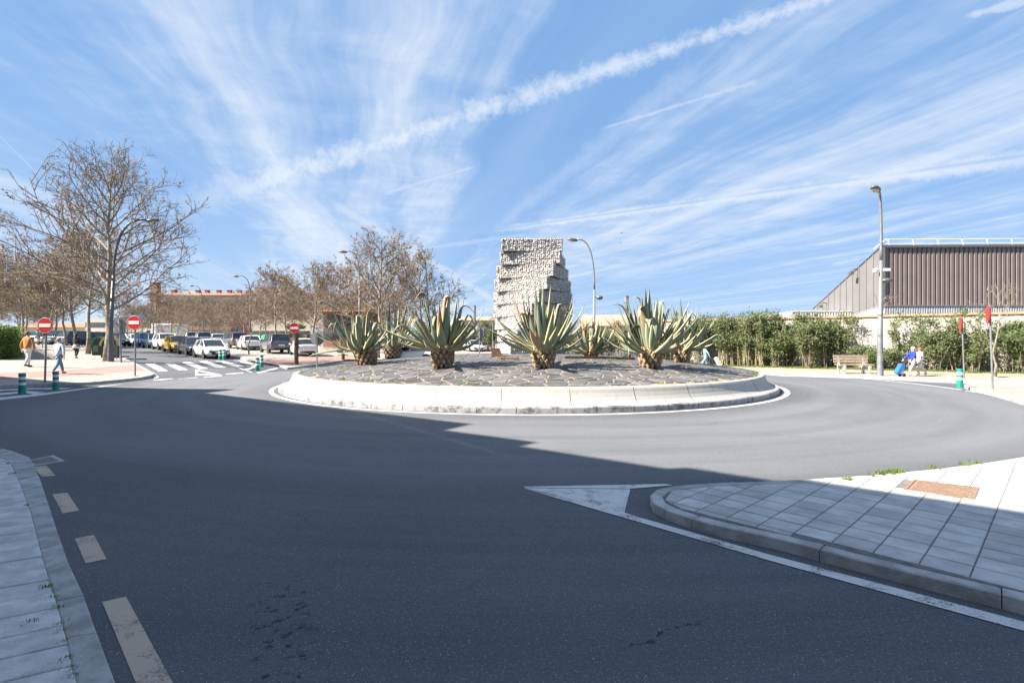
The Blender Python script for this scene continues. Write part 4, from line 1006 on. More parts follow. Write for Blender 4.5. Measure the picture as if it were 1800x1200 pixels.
# ================================================================ TREES
def tree_mesh(seed, h, spread, nl, leafn, leafm, dens=1.0, low=.28, lead=True, trad=.17, two=True):
    Rt = random.Random(seed); tr = MB(); tw_ = MB(); lf = MB(); tips = []
    def bend(p, d, L, n, wob, up):
        pts = [p]; d = d.normalized()
        for i in range(n):
            d = (d+Vector((Rt.gauss(0, wob), Rt.gauss(0, wob), Rt.gauss(0, wob)+up))).normalized(); pts.append(pts[-1]+d*L/n)
        return pts
    n = 7; top = h*.93
    trunk = [Vector((0, 0, -.1))]
    for i in range(1, n+1): trunk.append(Vector((trunk[-1].x+Rt.gauss(0, .10), trunk[-1].y+Rt.gauss(0, .10), top*i/n)))
    tr.tube([Vector((0, 0, -.1))]+trunk[1:], [trad*1.25]+[trad*(1-.93*(i/n)**.9) for i in range(1, n+1)], 8)
    def on(pts, f):
        k = f*(len(pts)-1); i = min(int(k), len(pts)-2); return pts[i].lerp(pts[i+1], k-i), (pts[i+1]-pts[i]).normalized()
    for i in range(nl):
        f = low+(.93-low)*(i+Rt.random()*.6)/nl; p, d = on(trunk, f); az = i*2.4+Rt.uniform(-.4, .4)
        tilt = 1.30-.80*f+Rt.uniform(-.12, .12); L = spread*(1.0-.78*max(0, (f-low)/(1-low))**1.4)*Rt.uniform(.8, 1.08)
        L = max(L, spread*.24); dirv = Vector((cos(az)*sin(tilt), sin(az)*sin(tilt), cos(tilt)))
        limb = bend(p, dirv, L, 6, .11, .03); r = trad*(.40-.22*f); tr.tube(limb, [r*(1-.86*k/6) for k in range(7)], 6, False)
        nsub = int((6+L*1.1)*dens)
        for j in range(nsub):
            f2 = .18+.82*(j+.5*Rt.random())/nsub; q, d2 = on(limb, f2); a2 = Rt.uniform(0, 6.28)
            perp = d2.orthogonal().normalized(); perp = Matrix.Rotation(a2, 3, d2) @ perp
            dd_ = (d2*.75+perp*.85+Vector((0, 0, .22))).normalized(); L2 = L*(.42-.20*f2)*Rt.uniform(.7, 1.15)+.35
            br = bend(q, dd_, L2, 4, .12, .03); tw_.tube(br, [r*.30*(1-.82*k/4)+.004 for k in range(5)], 4, False)
            for k in range(int((3+L2*2.0)*dens)):
                q2, d3 = on(br, Rt.uniform(.2, 1)); perp = Matrix.Rotation(Rt.uniform(0, 6.28), 3, d3) @ d3.orthogonal().normalized()
                L3 = Rt.uniform(.3, .62)*(1 if L2 > .9 else .75); tg = bend(q2, d3*.7+perp*.8+Vector((0, 0, .15)), L3, 2, .18, .03)
                tw_.tube(tg, [.011, .008, .004], 3, False); tips.append(tg)
                if two:
                    for _ in range(2):
                        q3_, d4 = on(tg, Rt.uniform(.2, .9)); perp = Matrix.Rotation(Rt.uniform(0, 6.28), 3, d4) @ d4.orthogonal().normalized()
                        e_ = q3_+(d4+perp).normalized()*Rt.uniform(.15, .34); tw_.tube([q3_, e_], [.007, .0035], 3, False)
    for _ in range(leafn):
        if _ % 6 == 0: tg = Rt.choice(tips)
        p = tg[1].lerp(tg[2], Rt.random())+Vector((Rt.gauss(0, .05), Rt.gauss(0, .05), Rt.gauss(0, .05)))
        s_ = Rt.uniform(.022, .05); a = Euler((Rt.uniform(0, 6), Rt.uniform(0, 6), Rt.uniform(0, 6))).to_matrix()
        lf.add([p+a @ Vector(v)*s_ for v in ((-1, -.5, 0), (.2, -.9, .25), (1, .1, 0), (.1, .9, .25), (-.8, .5, -.1))], [(0, 1, 2), (0, 2, 3), (0, 3, 4)])
    return tr.mesh('trunk', M['bark'], True), tw_.mesh('crown', M['twig']), lf.mesh('leaves', leafm)
def plant_tree(ms, label, loc, rz=0, sc=1, name='plane_tree', cat='tree', group=None):
    t = thing(name, label, cat, loc, rz, group, sc); a = link('trunk', ms[0], t); b = link('crown', ms[1], t); b['kind'] = 'stuff'; c_ = link('dry_leaves', ms[2], t); c_['kind'] = 'stuff'; return t
big = tree_mesh(21, 12.7, 7.5, 30, 4200, M['dry'], 1.08, .25, trad=.25)
p = gp(190, 634.5, .11); plant_tree(big, 'tallest bare plane tree beside the recycling containers at the far left kerb', p, .6, 1.0)
big2 = tree_mesh(22, 10.3, 5.9, 24, 6500, M['dry'], 1.1, .2, trad=.24)
v1 = tree_mesh(31, 8.0, 4.0, 18, 5000, M['dry'], 1.15, .32, trad=.13, two=False)
v2 = tree_mesh(32, 8.0, 3.9, 18, 12000, M['dry2'], 1.15, .32, trad=.13, two=False)
v3 = tree_mesh(33, 8.0, 4.2, 18, 4500, M['dry'], 1.2, .28, trad=.14, two=False)
v4 = tree_mesh(34, 5.2, 2.3, 13, 900, M['dry'], 1.0, .40, trad=.07, two=False)
plant_tree(big2, 'broad bare tree rising behind the two left agaves', at(662, 43), 1.0, (1.02, 1.02, 1.04))
for px, d, h, vv, lb in ((745, 47, 9.6, v3, 'bare tree right of the broad one, crown leaning toward the stone tower'), (600, 50, 8.6, v1, 'bare tree just left of the broad tree behind the agaves'), (548, 50, 8.4, v3, 'bare tree above the small palm and the third no-entry sign'),
        (486, 52, 8.4, v1, 'bare tree above the dark grey estate car'), (705, 56, 9.0, v1, 'thin bare tree between the broad tree and its right neighbour'), (578, 64, 8.6, v3, 'bare tree in front of the pink brick house'), (516, 66, 7.4, v1, 'bare tree above the white shop roof'), (632, 62, 8.2, v2, 'brown-leaved tree behind the broad tree')):
    plant_tree(vv, lb, at(px, d, .05), R.uniform(0, 6), h/8, group='bare trees in the car park')
plant_tree(v4, 'young thin tree in front of the white hatchback in the second car row', gp(438, 622, .1), 1, 1.0, group='bare trees in the car park')
for px, d, sc_, lb in ((457, 62, .95, 'bare tree behind the white hatchback'), (393, 60, .95, 'slim trunked tree behind the white front car'), (367, 70, .9, 'bare tree above the silver car roof'), (349, 76, .95, 'bare tree right of the mural truck'), (328, 68, .92, 'bare tree above the dark and yellow cars'), (417, 74, .95, 'bare tree by the red kiosk'),
        (269, 62, 1.0, 'bare tree in front of the mural truck, left side'), (308, 84, 1.0, 'far bare tree over the mural truck roof'), (246, 84, 1.0, 'far bare tree above the second no-entry sign'), (289, 96, 1.0, 'distant bare tree left of the brick apartments'), (228, 92, 1.0, 'distant bare tree over the dark approaching car'), (437, 86, 1.0, 'distant bare tree left of the white shop'), (380, 90, 1.0, 'distant bare tree before the brick apartments')):
    plant_tree(v1 if px % 2 else v3, lb, at(px, d, .05), px*.7, sc_*(.72+.06*(px % 3)), group='bare trees in the car park')
xs = [(205, 70), (222, 104), (258, 110), (300, 72), (318, 100), (338, 90), (357, 112), (372, 84), (402, 96), (427, 66), (447, 104), (470, 74), (478, 100), (500, 80), (506, 58), (530, 88), (556, 76), (590, 82), (615, 72), (650, 66), (690, 78)]
for i, (px, d) in enumerate(xs): plant_tree((v1, v3, v2)[i % 3], 'bare tree of the far car park belt, %s' % ['behind the containers', 'above the dark car in the lane', 'just right of the brick tower', 'over the left end of the apartments', 'in front of the apartment gable', 'second from the gable', 'third from the gable', 'fourth from the gable', 'above the red kiosk', 'between kiosk and double lamp', 'behind the double lamp', 'right of the double lamp', 'over the shop awning', 'over the middle of the shop', 'tall over the grey estate car', 'right of the estate car', 'above the fan palm', 'left of the brick house roof', 'over the brick house', 'behind the broad tree trunk', 'right behind the broad tree'][i], at(px, d, .05), i*1.9, (1.05, 1.05, .86+.07*(i % 3)), group='far belt of bare trees')
# avenue on the far left
labs = ['behind the containers', 'over the woman in black', 'leaning trunk by the parked cars', 'straight trunk right of the first no-entry sign', 'trunk behind the first no-entry sign', 'trunk left of the first no-entry sign', 'sixth along the walk', 'far along the walk', 'nearly at the end of the walk', 'last tree visible along the walk']
pxs = [(155, 622), (132, 615.5), (116, 607.5), (98, 604), (87, 602), (74, 601)]
for i, (px, py) in enumerate(pxs): plant_tree(v2 if i % 3 else v1, 'brown-leaved plane tree in the avenue, '+labs[i], gp(px, py, .11), i*1.3, (1.2-.02*i, 1.2-.02*i, 1.22-.03*i), group='avenue of plane trees')
for k, (s_, t_) in enumerate(((92, 3.8), (102, 3.8), (112, 3.8), (122, 3.8), (62, -2.2), (70, -2.4), (79, -2.2), (89, -2.4), (101, -2.2), (113, -2.4), (128, -2.2), (84, 1.2), (98, 1.0), (112, 1.2), (72, 1.0))):
    side_ = ('inner row beyond the walkers' if k < 4 else 'row above the green hedge' if k < 11 else 'back row at the picture edge')
    plant_tree(v2 if k % 2 else v1, 'small brown-leaved plane tree of the avenue, %s, %s in it' % (side_, ['nearest', 'second', 'third', 'fourth', 'fifth', 'sixth', 'farthest'][[0, 1, 2, 3, 0, 1, 2, 3, 4, 5, 6, 0, 1, 2, 3][k]]), SP(s_, t_, .05), k*1.1, (1.1, 1.1, 1.0+.08*(k % 3)), group='avenue of plane trees')
# two bare saplings near the wall
sap = tree_mesh(41, 4.6, 1.9, 9, 10, M['dry'], .5, .5, trad=.07, two=False)
t = plant_tree(sap, 'leafless grey tree leaning right behind the wooden bench', gp(1531, 645, .11), 0, 1.0, name='bare_tree'); t.rotation_euler[1] = .22
t = plant_tree(sap, 'slender pale trunked tree with few leaves beside the taller right sign post', gp(1749, 662, .11), 2.2, (.8, .8, .92), name='bare_tree')

# ================================================================ SHRUBS
def leafblob(mb, P0, n, size, Rt, lw=.16, upb=.3):
    for _ in range(n):
        p = P0(Rt); d = Vector((Rt.gauss(0, 1), Rt.gauss(0, 1), Rt.gauss(0, .8)+upb)).normalized(); s_ = size*Rt.uniform(.6, 1.2); w = d.orthogonal().normalized(); w = Matrix.Rotation(Rt.uniform(0, 6.28), 3, d) @ w
        nn = d.cross(w)
        mb.add([p, p+d*s_*.45+w*s_*lw+nn*s_*.04, p+d*s_, p+d*s_*.45-w*s_*lw+nn*s_*.04], [(0, 1, 2, 3)])
def walld(px, dd=.85):
    a = (px-900)/F; P = WA-WN*dd
    return (P.x*WD.y-P.y*WD.x)/(a*WD.y-WD.x)
def oleander(label, x0, x1, ytop, ybot, d, seed, dry=.25, leaves=4200, group='oleander shrubs along the boundary wall', clumps=22, gappy=0):
    if 'along' in group: d = walld((x0+x1)/2)
    Rt = random.Random(seed); k = d/F; xa, xb = (x0-900)*k, (x1-900)*k; zt = H+(600-ytop)*k; cx = (xa+xb)/2; w = xb-xa
    t = thing('oleander_shrub', label, 'shrub', (cx, d, .1), 0, group); st = MB(); ends = []
    for i in range(clumps):
        bx = Rt.uniform(-w*.38, w*.38); by = Rt.uniform(-.5, .4); tx = bx*1.25+Rt.gauss(0, .25); ty = by+Rt.gauss(0, .35); hh = zt*(Rt.uniform(.62, 1.0) if not gappy else Rt.uniform(.4, 1.02))
        tx = max(-w*.55, min(w*.55, tx)); a, b = Vector((bx, by, 0)), Vector((tx, ty, hh)); m = a.lerp(b, .5)+Vector((Rt.gauss(0, .12), Rt.gauss(0, .1), 0))
        st.tube([a, m, b], [.028, .02, .008], 4, False); ends.append((a, m, b))
        for _ in range(3):
            f = Rt.uniform(.4, .95); q = a.lerp(b, f); e = q+Vector((Rt.gauss(0, .35), Rt.gauss(0, .3), Rt.uniform(.15, .5))); e.z = min(e.z, zt*1.02); st.tube([q, e], [.012, .006], 3, False); ends.append((q, q.lerp(e, .5), e))
    st.build('stems', M['oleander_dry'] if dry > .3 else M['twig'], t)['kind'] = 'stuff'
    def P0(Rt):
        a, m, b = Rt.choice(ends); f = Rt.random()**.6; q = a.lerp(m, f*2) if f < .5 else m.lerp(b, f*2-1); return q+Vector((Rt.gauss(0, .13), Rt.gauss(0, .13), Rt.gauss(0, .11)))
    dry *= .7; g1 = MB(); leafblob(g1, P0, int(leaves*(1.35 if gappy else 2.2)*(1-dry)), .17, Rt, .15); g1.build('foliage', M['oleander'], t)['kind'] = 'stuff'
    if dry: g2 = MB(); leafblob(g2, P0, int(leaves*1.6*dry), .15, Rt, .12); g2.build('dry_foliage', M['oleander_dry'], t)['kind'] = 'stuff'
    return t
oleander('dense oleander behind the rightmost agave', 1215, 1262, 556, 640, 37, 1)
oleander('tall oleander right of the rightmost agave with bare lower stems', 1255, 1300, 552, 642, 36, 2, .4)
oleander('oleander with drooping dry stems, second right of the agaves', 1293, 1345, 556, 644, 35, 3, .45)
oleander('oleander crowned green above the coping, left of the wall gap', 1325, 1368, 549, 645, 34, 4, .35)
oleander('rounded low oleander ending the long hedge', 1352, 1398, 580, 646, 33, 5, .25)
oleander('big dense oleander left of the wooden bench', 1402, 1484, 545, 649, 31, 6, .3, 7800, clumps=40)
oleander('small low oleander behind the bench and the lamp post', 1508, 1566, 612, 652, 29.8, 7, .1, 2000, clumps=12)
oleander('thin oleander behind the two walking women, left part', 1570, 1622, 560, 655, 28.8, 8, .15, 2600, clumps=11, gappy=1)
oleander('oleander right of the two walking women', 1622, 1672, 552, 656, 28, 9, .2, 3400, clumps=14, gappy=1)
oleander('ragged oleander behind the green bollard', 1662, 1700, 550, 657, 27.4, 10, .25, 2800, clumps=12, gappy=1)
oleander('low oleander between the two right sign posts', 1700, 1744, 592, 658, 26.9, 12, .2, 2400, clumps=12, gappy=1)
oleander('dark oleander at the right edge of the picture', 1750, 1830, 562, 660, 26.2, 13, .1, 5200, clumps=26)
# dry hedge behind the island and green shrubs left of the tower
for i, (a, b, yt, d, dr_, lb) in enumerate(((985, 1036, 578, 38, .5, 'dry scrubby bush behind the smaller agave'), (1030, 1085, 570, 38.5, .85, 'straw coloured bush between the two right agaves and the tower'), (1078, 1132, 564, 38, .95, 'dry reedy bush behind the large right agave'), (1130, 1222, 572, 36.8, .35, 'green bush behind the large right agave'), (816, 846, 578, 58, .3, 'rounded bush behind the square sign back'), (842, 878, 560, 56, .15, 'tall green bush touching the left of the stone tower'))):
    oleander(lb, a, b, yt, 640, d, 60+i, dr_, 4600, group='bushes behind the island')
# clipped hedge on the far left
Rh = random.Random(9); hb = SP(47.5, -.85)
hd_ = thing('hedge', 'bright green clipped hedge at the left edge of the walk', 'hedge', hb, atan2(.714, -.70))
hm = MB(); core_ = []
def Ph(Rt):
    q = Rt.random(); x = Rt.uniform(-3.5, 22); y = Rt.uniform(-1.2, 1.2); z = Rt.uniform(.05, 2.0)
    f = Rt.random()
    if f < .45: z = 2.0+Rt.gauss(0, .10)-.25*abs(y/1.2)**3
    elif f < .75: y = -1.25+Rt.gauss(0, .1)
    else: x = -3.5+Rt.gauss(0, .12)
    return Vector((x, y, z))
leafblob(hm, Ph, 26000, .12, Rh, .24); hm.build('foliage', M['hedge'], hd_)['kind'] = 'stuff'
hc = MB(); hc.cbox((9.3, 0, .95), (25.2, 2.2, 1.8), .3); hc.build('inner_growth', M['oleander'], hd_)
# small palms
def palm(label, px, py, h, n, fl, off=.1):
    p = gp(px, py, off); t = thing('palm', label, 'palm', p); m = MB(); pts_ = []; 
    for i in range(14): z = h*i/13; r = .15*(1 if i % 2 else .86)*(1-.1*i/13); pts_.append((r, z))
    m.lathe(pts_, 10); m.build('trunk', M['palmtrunk'], t)
    Rt = random.Random(px)
    for k in range(n):
        az = k*2.4; el = Rt.uniform(-.25, 1.1); d_ = Vector((cos(az)*cos(el), sin(az)*cos(el), sin(el))); c0 = Vector((0, 0, h)); st = c0+d_*fl*.55; f = MB(); f.tube([c0, st], [.015, .01], 4, False)
        sd_ = d_.cross(Vector((0, 0, 1))).normalized(); up_ = sd_.cross(d_)
        for j in range(15):
            a = (j-7)*.19; e = (d_*cos(a)+sd_*sin(a)); tip = st+e*fl*.55*(1-.15*abs(j-7)/7)-Vector((0, 0, .10*fl)); w = e.cross(up_).normalized()*.022
            mid_ = st.lerp(tip, .5)+up_*.02; f.add([st, mid_+w, tip, mid_-w], [(0, 1, 2, 3)])
        f.build('frond', M['palm'], t)
    return t
palm('small fan palm right behind the third no-entry sign', 521, 640.5, 2.0, 16, 1.0)
palm('stubby young fan palm behind the leftmost agave', 603, 632, .45, 10, .55)

# grass on the verge and weeds
def tufts(name, pts_, n, hh, mat, parent=None, sp=.12):
    m = MB()
    for _ in range(n):
        p = R.choice(pts_) if not callable(pts_) else pts_(); x, y = p[0]+R.gauss(0, sp), p[1]+R.gauss(0, sp); z = p[2]; a = R.uniform(0, 6.28); h_ = hh*R.uniform(.5, 1.2); w = hh*.13; l = R.uniform(-.5, .5)*h_
        m.add([(x-cos(a)*w, y-sin(a)*w, z), (x+cos(a)*w, y+sin(a)*w, z), (x-sin(a)*l, y+cos(a)*l, z+h_)], [(0, 1, 2)])
    o = m.build(name, M[mat], parent); o['kind'] = 'stuff'
    if not parent: o['label'] = name.replace('_', ' ')+' growing low'; 
    return o
def vpt():
    f = R.uniform(-8, 22); w = R.uniform(.05, 1.9); p = WA+WD*f-WN*(-w if False else w); return (p.x, p.y, .115)
o = tufts('verge_grass', vpt, 26000, .11, 'grass', sp=.05); o['label'] = 'strip of rough grass between the far pavement and the boundary wall'
wd = [(*(pt), .10) for pt in arc(RO+.15, -83, -55, 30)]
sel = [gp(x, y, .1) for x, y in ((1548, 833), (1566, 831), (1573, 830), (1582, 829), (1530, 836), (1578, 829), (1556, 832), (1489, 842), (1693, 817), (1716, 814), (1640, 823))]
o = tufts('kerb_weeds', sel, 380, .05, 'weed', sp=.035); o['label'] = 'green weeds in the joint behind the sunlit kerb of the near pavement'
sel = [gp(x, y, .03) for x, y in ((88, 1030), (95, 1050), (103, 1067), (97, 1066), (108, 1110), (112, 1128), (118, 1158), (127, 1190), (50, 1094), (62, 1091), (75, 1032), (13, 815), (22, 832), (48, 888), (106, 1095), (122, 1175))]
o = tufts('gutter_weeds', sel, 360, .022, 'weed', sp=.018); o['label'] = 'tiny weeds between the left kerb stones and the slabs'
Rw = random.Random(4); sel = []
for _ in range(46): a = radians(Rw.uniform(195, 345)); r = Rw.choice((Rw.uniform(8.85, 9.08), Rw.uniform(3, 9))); x, y = CX+r*cos(a), CY+r*sin(a); sel.append((x, y, dome(x, y)))
o = tufts('island_weeds', sel, 1500, .07, 'weed', sp=.10); o['label'] = 'yellow-green weeds growing between the slate stones of the island'

# ================================================================ STREET FURNITURE
def no_entry(label, px, pyb, pyc, r_px, off=.11, rz=0, tilt=0, pole='galv', edge=False):
    p = gp(px, pyb, off); k = p.y/F; t = thing('no_entry_sign' if not edge else 'traffic_sign', label, 'traffic sign', p, rz); zc_ = (pyb-pyc)*k; r = r_px*k
    m = MB(); m.tube([(0, 0, -.05), (tilt*k, 0, zc_+r*.8)], .034, 8); m.build('pole', M[pole], t)
    m = MB(); m.box((0, 0, 0), (.2, .2, .02)); m.build('foot_plate', M['galv'], t)
    Mx = Matrix.Translation((tilt*k, -.06, zc_)) @ Matrix.Rotation(pi/2, 4, 'X')
    m = MB(); m.lathe([(0, .012), (r*.96, .012), (r, .006), (r, -.012), (r*.97, -.014), (0, -.008)], 28, M=Mx); d = m.build('disc', M['red'], t)
    m = MB(); m.lathe([(r*.965, .015), (r*.985, .015)], 28, M=Mx); m.build('rim_line', M['sign_white'], d)
    m = MB(); m.cbox((tilt*k, -.078, zc_), (r*1.46, .008, r*.44), .003); m.build('bar', M['sign_white'], d)
    m = MB(); m.lathe([(0, -.016), (r*.94, -.016), (r*.96, -.012)], 24, M=Mx); m.build('back', M['galv'], d)
    return t
no_entry('no-entry sign leftmost of the three, on a grey post in the pavement beside the kerb', 79, 672, 572, 13.6, tilt=3)
no_entry('no-entry sign at the rounded kerb corner left of the zebra crossing', 237.5, 660.5, 567, 12.3)
no_entry('small no-entry sign in front of the fan palm', 518, 642.5, 576.5, 9.2, off=.1)
def edge_sign(label, px, pyb, pyc, r_px, rz):
    p = gp(px, pyb, .1); k = p.y/F; t = thing('traffic_sign', label, 'traffic sign', p); zc_ = (pyb-pyc)*k; r = r_px*k
    m = MB(); m.tube([(0, 0, -.05), (-.10, 0, zc_+r)], .03, 8); m.build('pole', M['galv'], t)
    Mx = Matrix.Translation((-.10, 0, zc_)) @ Matrix.Rotation(rz, 4, 'Z') @ Matrix.Rotation(pi/2, 4, 'X')
    m = MB(); m.lathe([(0, .07), (r*.96, .07), (r, .06), (r, .04), (0, .045)], 26, M=Mx); d = m.build('disc', M['red'], t)
    m = MB(); m.lathe([(0, .04), (r*.93, .038)], 20, M=Mx); m.build('back', M['galv'], d)
    return t
edge_sign('red traffic sign seen almost edge-on behind the green bollard, shorter post', 1695, 665.5, 571, 13, radians(-125))
edge_sign('red traffic sign seen edge-on on the taller post at the right splitter pavement', 1745, 683, 553, 16, radians(-124))
p = gp(557, 645, 0, dome); k = p.y/F; t = thing('round_sign', 'round traffic sign seen from its grey back at the left edge of the island', 'traffic sign', p)
m = MB(); m.tube([(0, 0, -.1), (0, 0, 60*k)], .033, 8); m.build('pole', M['galv'], t); m = MB(); m.lathe([(0, .012), (12*k, .012), (12*k, -.012), (0, -.012)], 26, M=Matrix.Translation((0, .06, 50*k)) @ Matrix.Rotation(pi/2, 4, 'X')); m.build('disc', M['galv'], t)
m = MB(); m.box((0, -.0, 50*k), (.1, .07, 18*k)); m.build('bracket', M['darkpole'], t)
p = gp(843, 619, 0, dome); d = 34; p = at(843, d); k = d/F; t = thing('square_sign', 'small grey square sign plate seen from the back left of the stone tower', 'traffic sign', p)
m = MB(); m.tube([(0, 0, 0), (0, 0, H-p.z+24*k)], .04, 8); m.build('pole', M['galv'], t); m = MB(); m.box((0, .05, H-p.z+17*k), (16*k, .03, 15*k)); m.build('plate', M['galv'], t); m = MB(); m.box((0, .04, H-p.z+4*k), (13*k, .03, 7*k)); m.build('lower_plate', M['galv'], t)
p = at(866, 33.5); t = thing('thin_post', 'thin grey post standing just left of the stone tower', 'post', p); m = MB(); m.tube([(0, 0, 0), (0, 0, 3.0)], .035, 8); m.build('pole', M['galv'], t); m = MB(); m.lathe([(0, 3.0), (.05, 3.0), (.05, 3.04), (0, 3.05)], 8); m.build('cap', M['darkpole'], t)
p = gp(213, 637, .11); k = p.y/F; t = thing('panel_sign', 'grey rectangular road sign panel seen from behind on a leaning white post by the containers', 'road sign', p)
m = MB(); m.tube([(0, 0, 0), (-3*k, 0, 78*k)], .05, 8); m.build('pole', M['galv'], t); m = MB(); m.box((-4*k, .08, 66*k), (20*k, .03, 26*k)); m.build('panel', M['galv'], t)
p = gp(75, 612, .11); k = p.y/F; t = thing('street_name_sign', 'little blue sign on a thin post just above the first no-entry sign', 'road sign', p); m = MB(); m.tube([(0, 0, 0), (0, 0, 50*k)], .04, 6); m.build('pole', M['galv'], t); m = MB(); m.box((-4*k, 0, 48*k), (9*k, .05, 7*k)); m.build('plate', M['blue'], t)
p = gp(251, 606, .02); k = p.y/F; t = thing('parking_sign', 'small blue plate above the second no-entry sign', 'road sign', p); m = MB(); m.tube([(0, 0, 0), (0, 0, 50*k)], .05, 6); m.build('pole', M['galv'], t); m = MB(); m.box((-8*k, 0, 50*k), (22*k, .05, 5*k)); m.build('plate', M['blue'], t)

def bollard(label, px, pyb, hpx, off=0):
    p = gp(px, pyb, off); k = hpx*p.y/F; t = thing('bollard', label, 'bollard', p, 0, 'teal plastic bollards'); r = .098*k/.75
    m = MB(); z = lambda a: a*k
    m.lathe([(0, z(1)), (r*1.0, z(1)), (r*1.08, z(.985)), (r*1.08, z(.83)), (r*.95, z(.82)), (r*.93, z(.69)), (r*1.05, z(.68)), (r*1.06, z(.555)), (r*.95, z(.545)), (r*.95, z(.42)), (r*1.08, z(.41)), (r*1.14, z(.05)), (r*1.18, 0), (0, 0)], 18)
    m.build('body', M['teal'], t, smooth=False)
    for a, b in ((.825, .688), (.55, .415)): m = MB(); m.tube([(0, 0, z(b)), (0, 0, z(a))], r*1.0, 18); m.build('reflective_band', M['white_pl'], t)
    return t
bollard('green bollard with two white bands, nearest the left picture edge', 39, 691.5, 36)
bollard('green bollard in front of the foot of the first no-entry sign post', 98, 684.5, 32)
bollard('nearer green bollard of the pair right of the zebra crossing', 452.5, 651.5, 23)
bollard('rear green bollard of the pair right of the zebra crossing', 460, 645, 21)
bollard('green bollard in front of the white front car bumper, left of its pair', 387, 632.5, 18, .0)
bollard('green bollard in front of the white front car bumper, right of its pair', 394, 632, 18, .0)
bollard('bright green bollard alone on the tip of the right splitter pavement', 1687, 681, 33, .1)

def lamp(label, px, pyb, pytop, arms, off=.1, d=None, mat='galv', extra=None, rad=.10, lean=0):
    p = gp(px, pyb, off) if d is None else at(px, d); k = p.y/F; base = pyb if d is None else 600+(H-p.z)/k
    t = thing('street_lamp', label, 'street lamp', p, 0, 'street lamps'); zt = (base-pytop)*k
    for (hx, hy, dep) in arms:       # head in pixels, depth offset in metres
        kk = (p.y+dep)/F; X = (hx-900)*kk-p.x; Z = H+(600-hy)*kk-p.z; y = dep; m = MB(); n = 12; zs = zt*.62 if len(arms) == 1 else zt*.80
        P0, P1, P2 = Vector((lean*k*.7, 0, zs)), Vector((lean*k, 0, Z+.25)), Vector((X, y, Z)); pts_ = [P0*(1-q/n)**2+P1*2*(q/n)*(1-q/n)+P2*(q/n)**2 for q in range(n+1)]
        m.tube(pts_, [rad*.62-.02*q/n for q in range(n+1)], 8); m.build('arm', M[mat], t, smooth=True)
        dirv = (P2-P1); dirv.z *= .3
        if dirv.length < .05: dirv = Vector((0, -1, 0))
        dirv.normalize(); az = atan2(dirv.y, dirv.x); m = MB(); Mx = Matrix.Rotation(az, 4, 'Z') @ Matrix.Rotation(-.12, 4, 'Y')
        m.ball((0, 0, 0), (.42, .19, .13), 12, 8, M=Mx.to_3x3()); hd = m.build('lamp_head', M['lamp_grey'], t, smooth=True, loc=P2+dirv*.32)
        m = MB(); m.ball((0, 0, 0), (.27, .15, .09), 12, 6, M=Mx.to_3x3()); m.build('lens', M['lens'], hd, smooth=True, loc=(dirv.x*.05, dirv.y*.05, -.07))
    m = MB(); zs = zt*(.62 if len(arms) == 1 else .80)+.02; m.tube([(0, 0, -.1), (0, 0, .02), (0, 0, zs*.3), (lean*k*.7, 0, zs)], [rad*1.25, rad*1.22, rad, rad*.64], 10); po = m.build('pole', M[mat], t, smooth=True)
    m = MB(); m.box((0, -rad*.98, .9), (.09, .06, .4)); m.build('access_door', M['galv'], po)
    if extra: extra(t, k, base, px)
    return t
def ex_r(t, k, base, px):
    m = MB(); z = (base-493)*k; m.tube([(0, 0, z+.02), (.18, 0, z+.05)], .03, 6); m.ball((.3, 0, z), (.26, .2, .12), 12, 8); m.build('lower_lamp_head', M['lamp_grey'], t, smooth=True)
    z = (base-474)*k; m = MB(); m.box((.28, 0, z), (.34, .16, .13)); m.build('camera_box', M['whitepaint'], t); m = MB(); m.tube([(0, 0, z-.02), (-.2, 0, z+.06)], .03, 6); m.ball((-.24, 0, z-.06), .11, 12, 8); m.build('camera_dome', M['whitepaint'], t, smooth=True)
    m = MB(); m.lathe([(.125, 1.9), (.125, 1.98)], 10); m.lathe([(.128, 2.9), (.128, 2.95)], 10); m.build('pole_band', M['galv'], t)
lamp('tall curved street lamp with camera and second small head beside the bench', 1547, 660.5, 335, [(1543, 333, -.35)], extra=ex_r, rad=.115, lean=2.5)
def ex_m(t, k, base, px):
    m = MB(); z = (base-523)*k; m.tube([(0, 0, z), (.25, 0, z+.02)], .035, 6); m.ball((.42, 0, z), (.26, .2, .16), 12, 8); m.build('lower_lamp_head', M['lamp_grey'], t, smooth=True)
lamp('curved street lamp right of the stone tower with a second head low down', 1044, 0, 428, [(1014, 421, 0)], d=38, mat='galv', extra=ex_m, rad=.11, lean=1)
lamp('dark street lamp standing against the tallest plane tree', 194, 635.5, 392, [(258, 387, .3)], mat='darkpole', rad=.13, lean=8)
lamp('double headed street lamp above the second row of parked cars', 440, 0, 497, [(419, 485, 0), (461, 492, 0)], d=62, mat='darkpole')
lamp('double headed street lamp in front of the broad bare tree', 632, 0, 450, [(609, 442, 0), (658, 451, 0)], d=46, mat='darkpole')
lamp('blue-grey street lamp leaning beside the tree nearest the stone tower', 757, 0, 456, [(744, 454, -.4)], d=49, mat='darkpole', lean=-8)
lamp('small far street lamp above the tall left agave', 806, 0, 520, [(801, 520, 0), (814, 524, 0)], d=92, mat='darkpole')
lamp('far street lamp over the brick apartments', 357, 0, 506, [(340, 502, 0)], d=82, mat='darkpole')

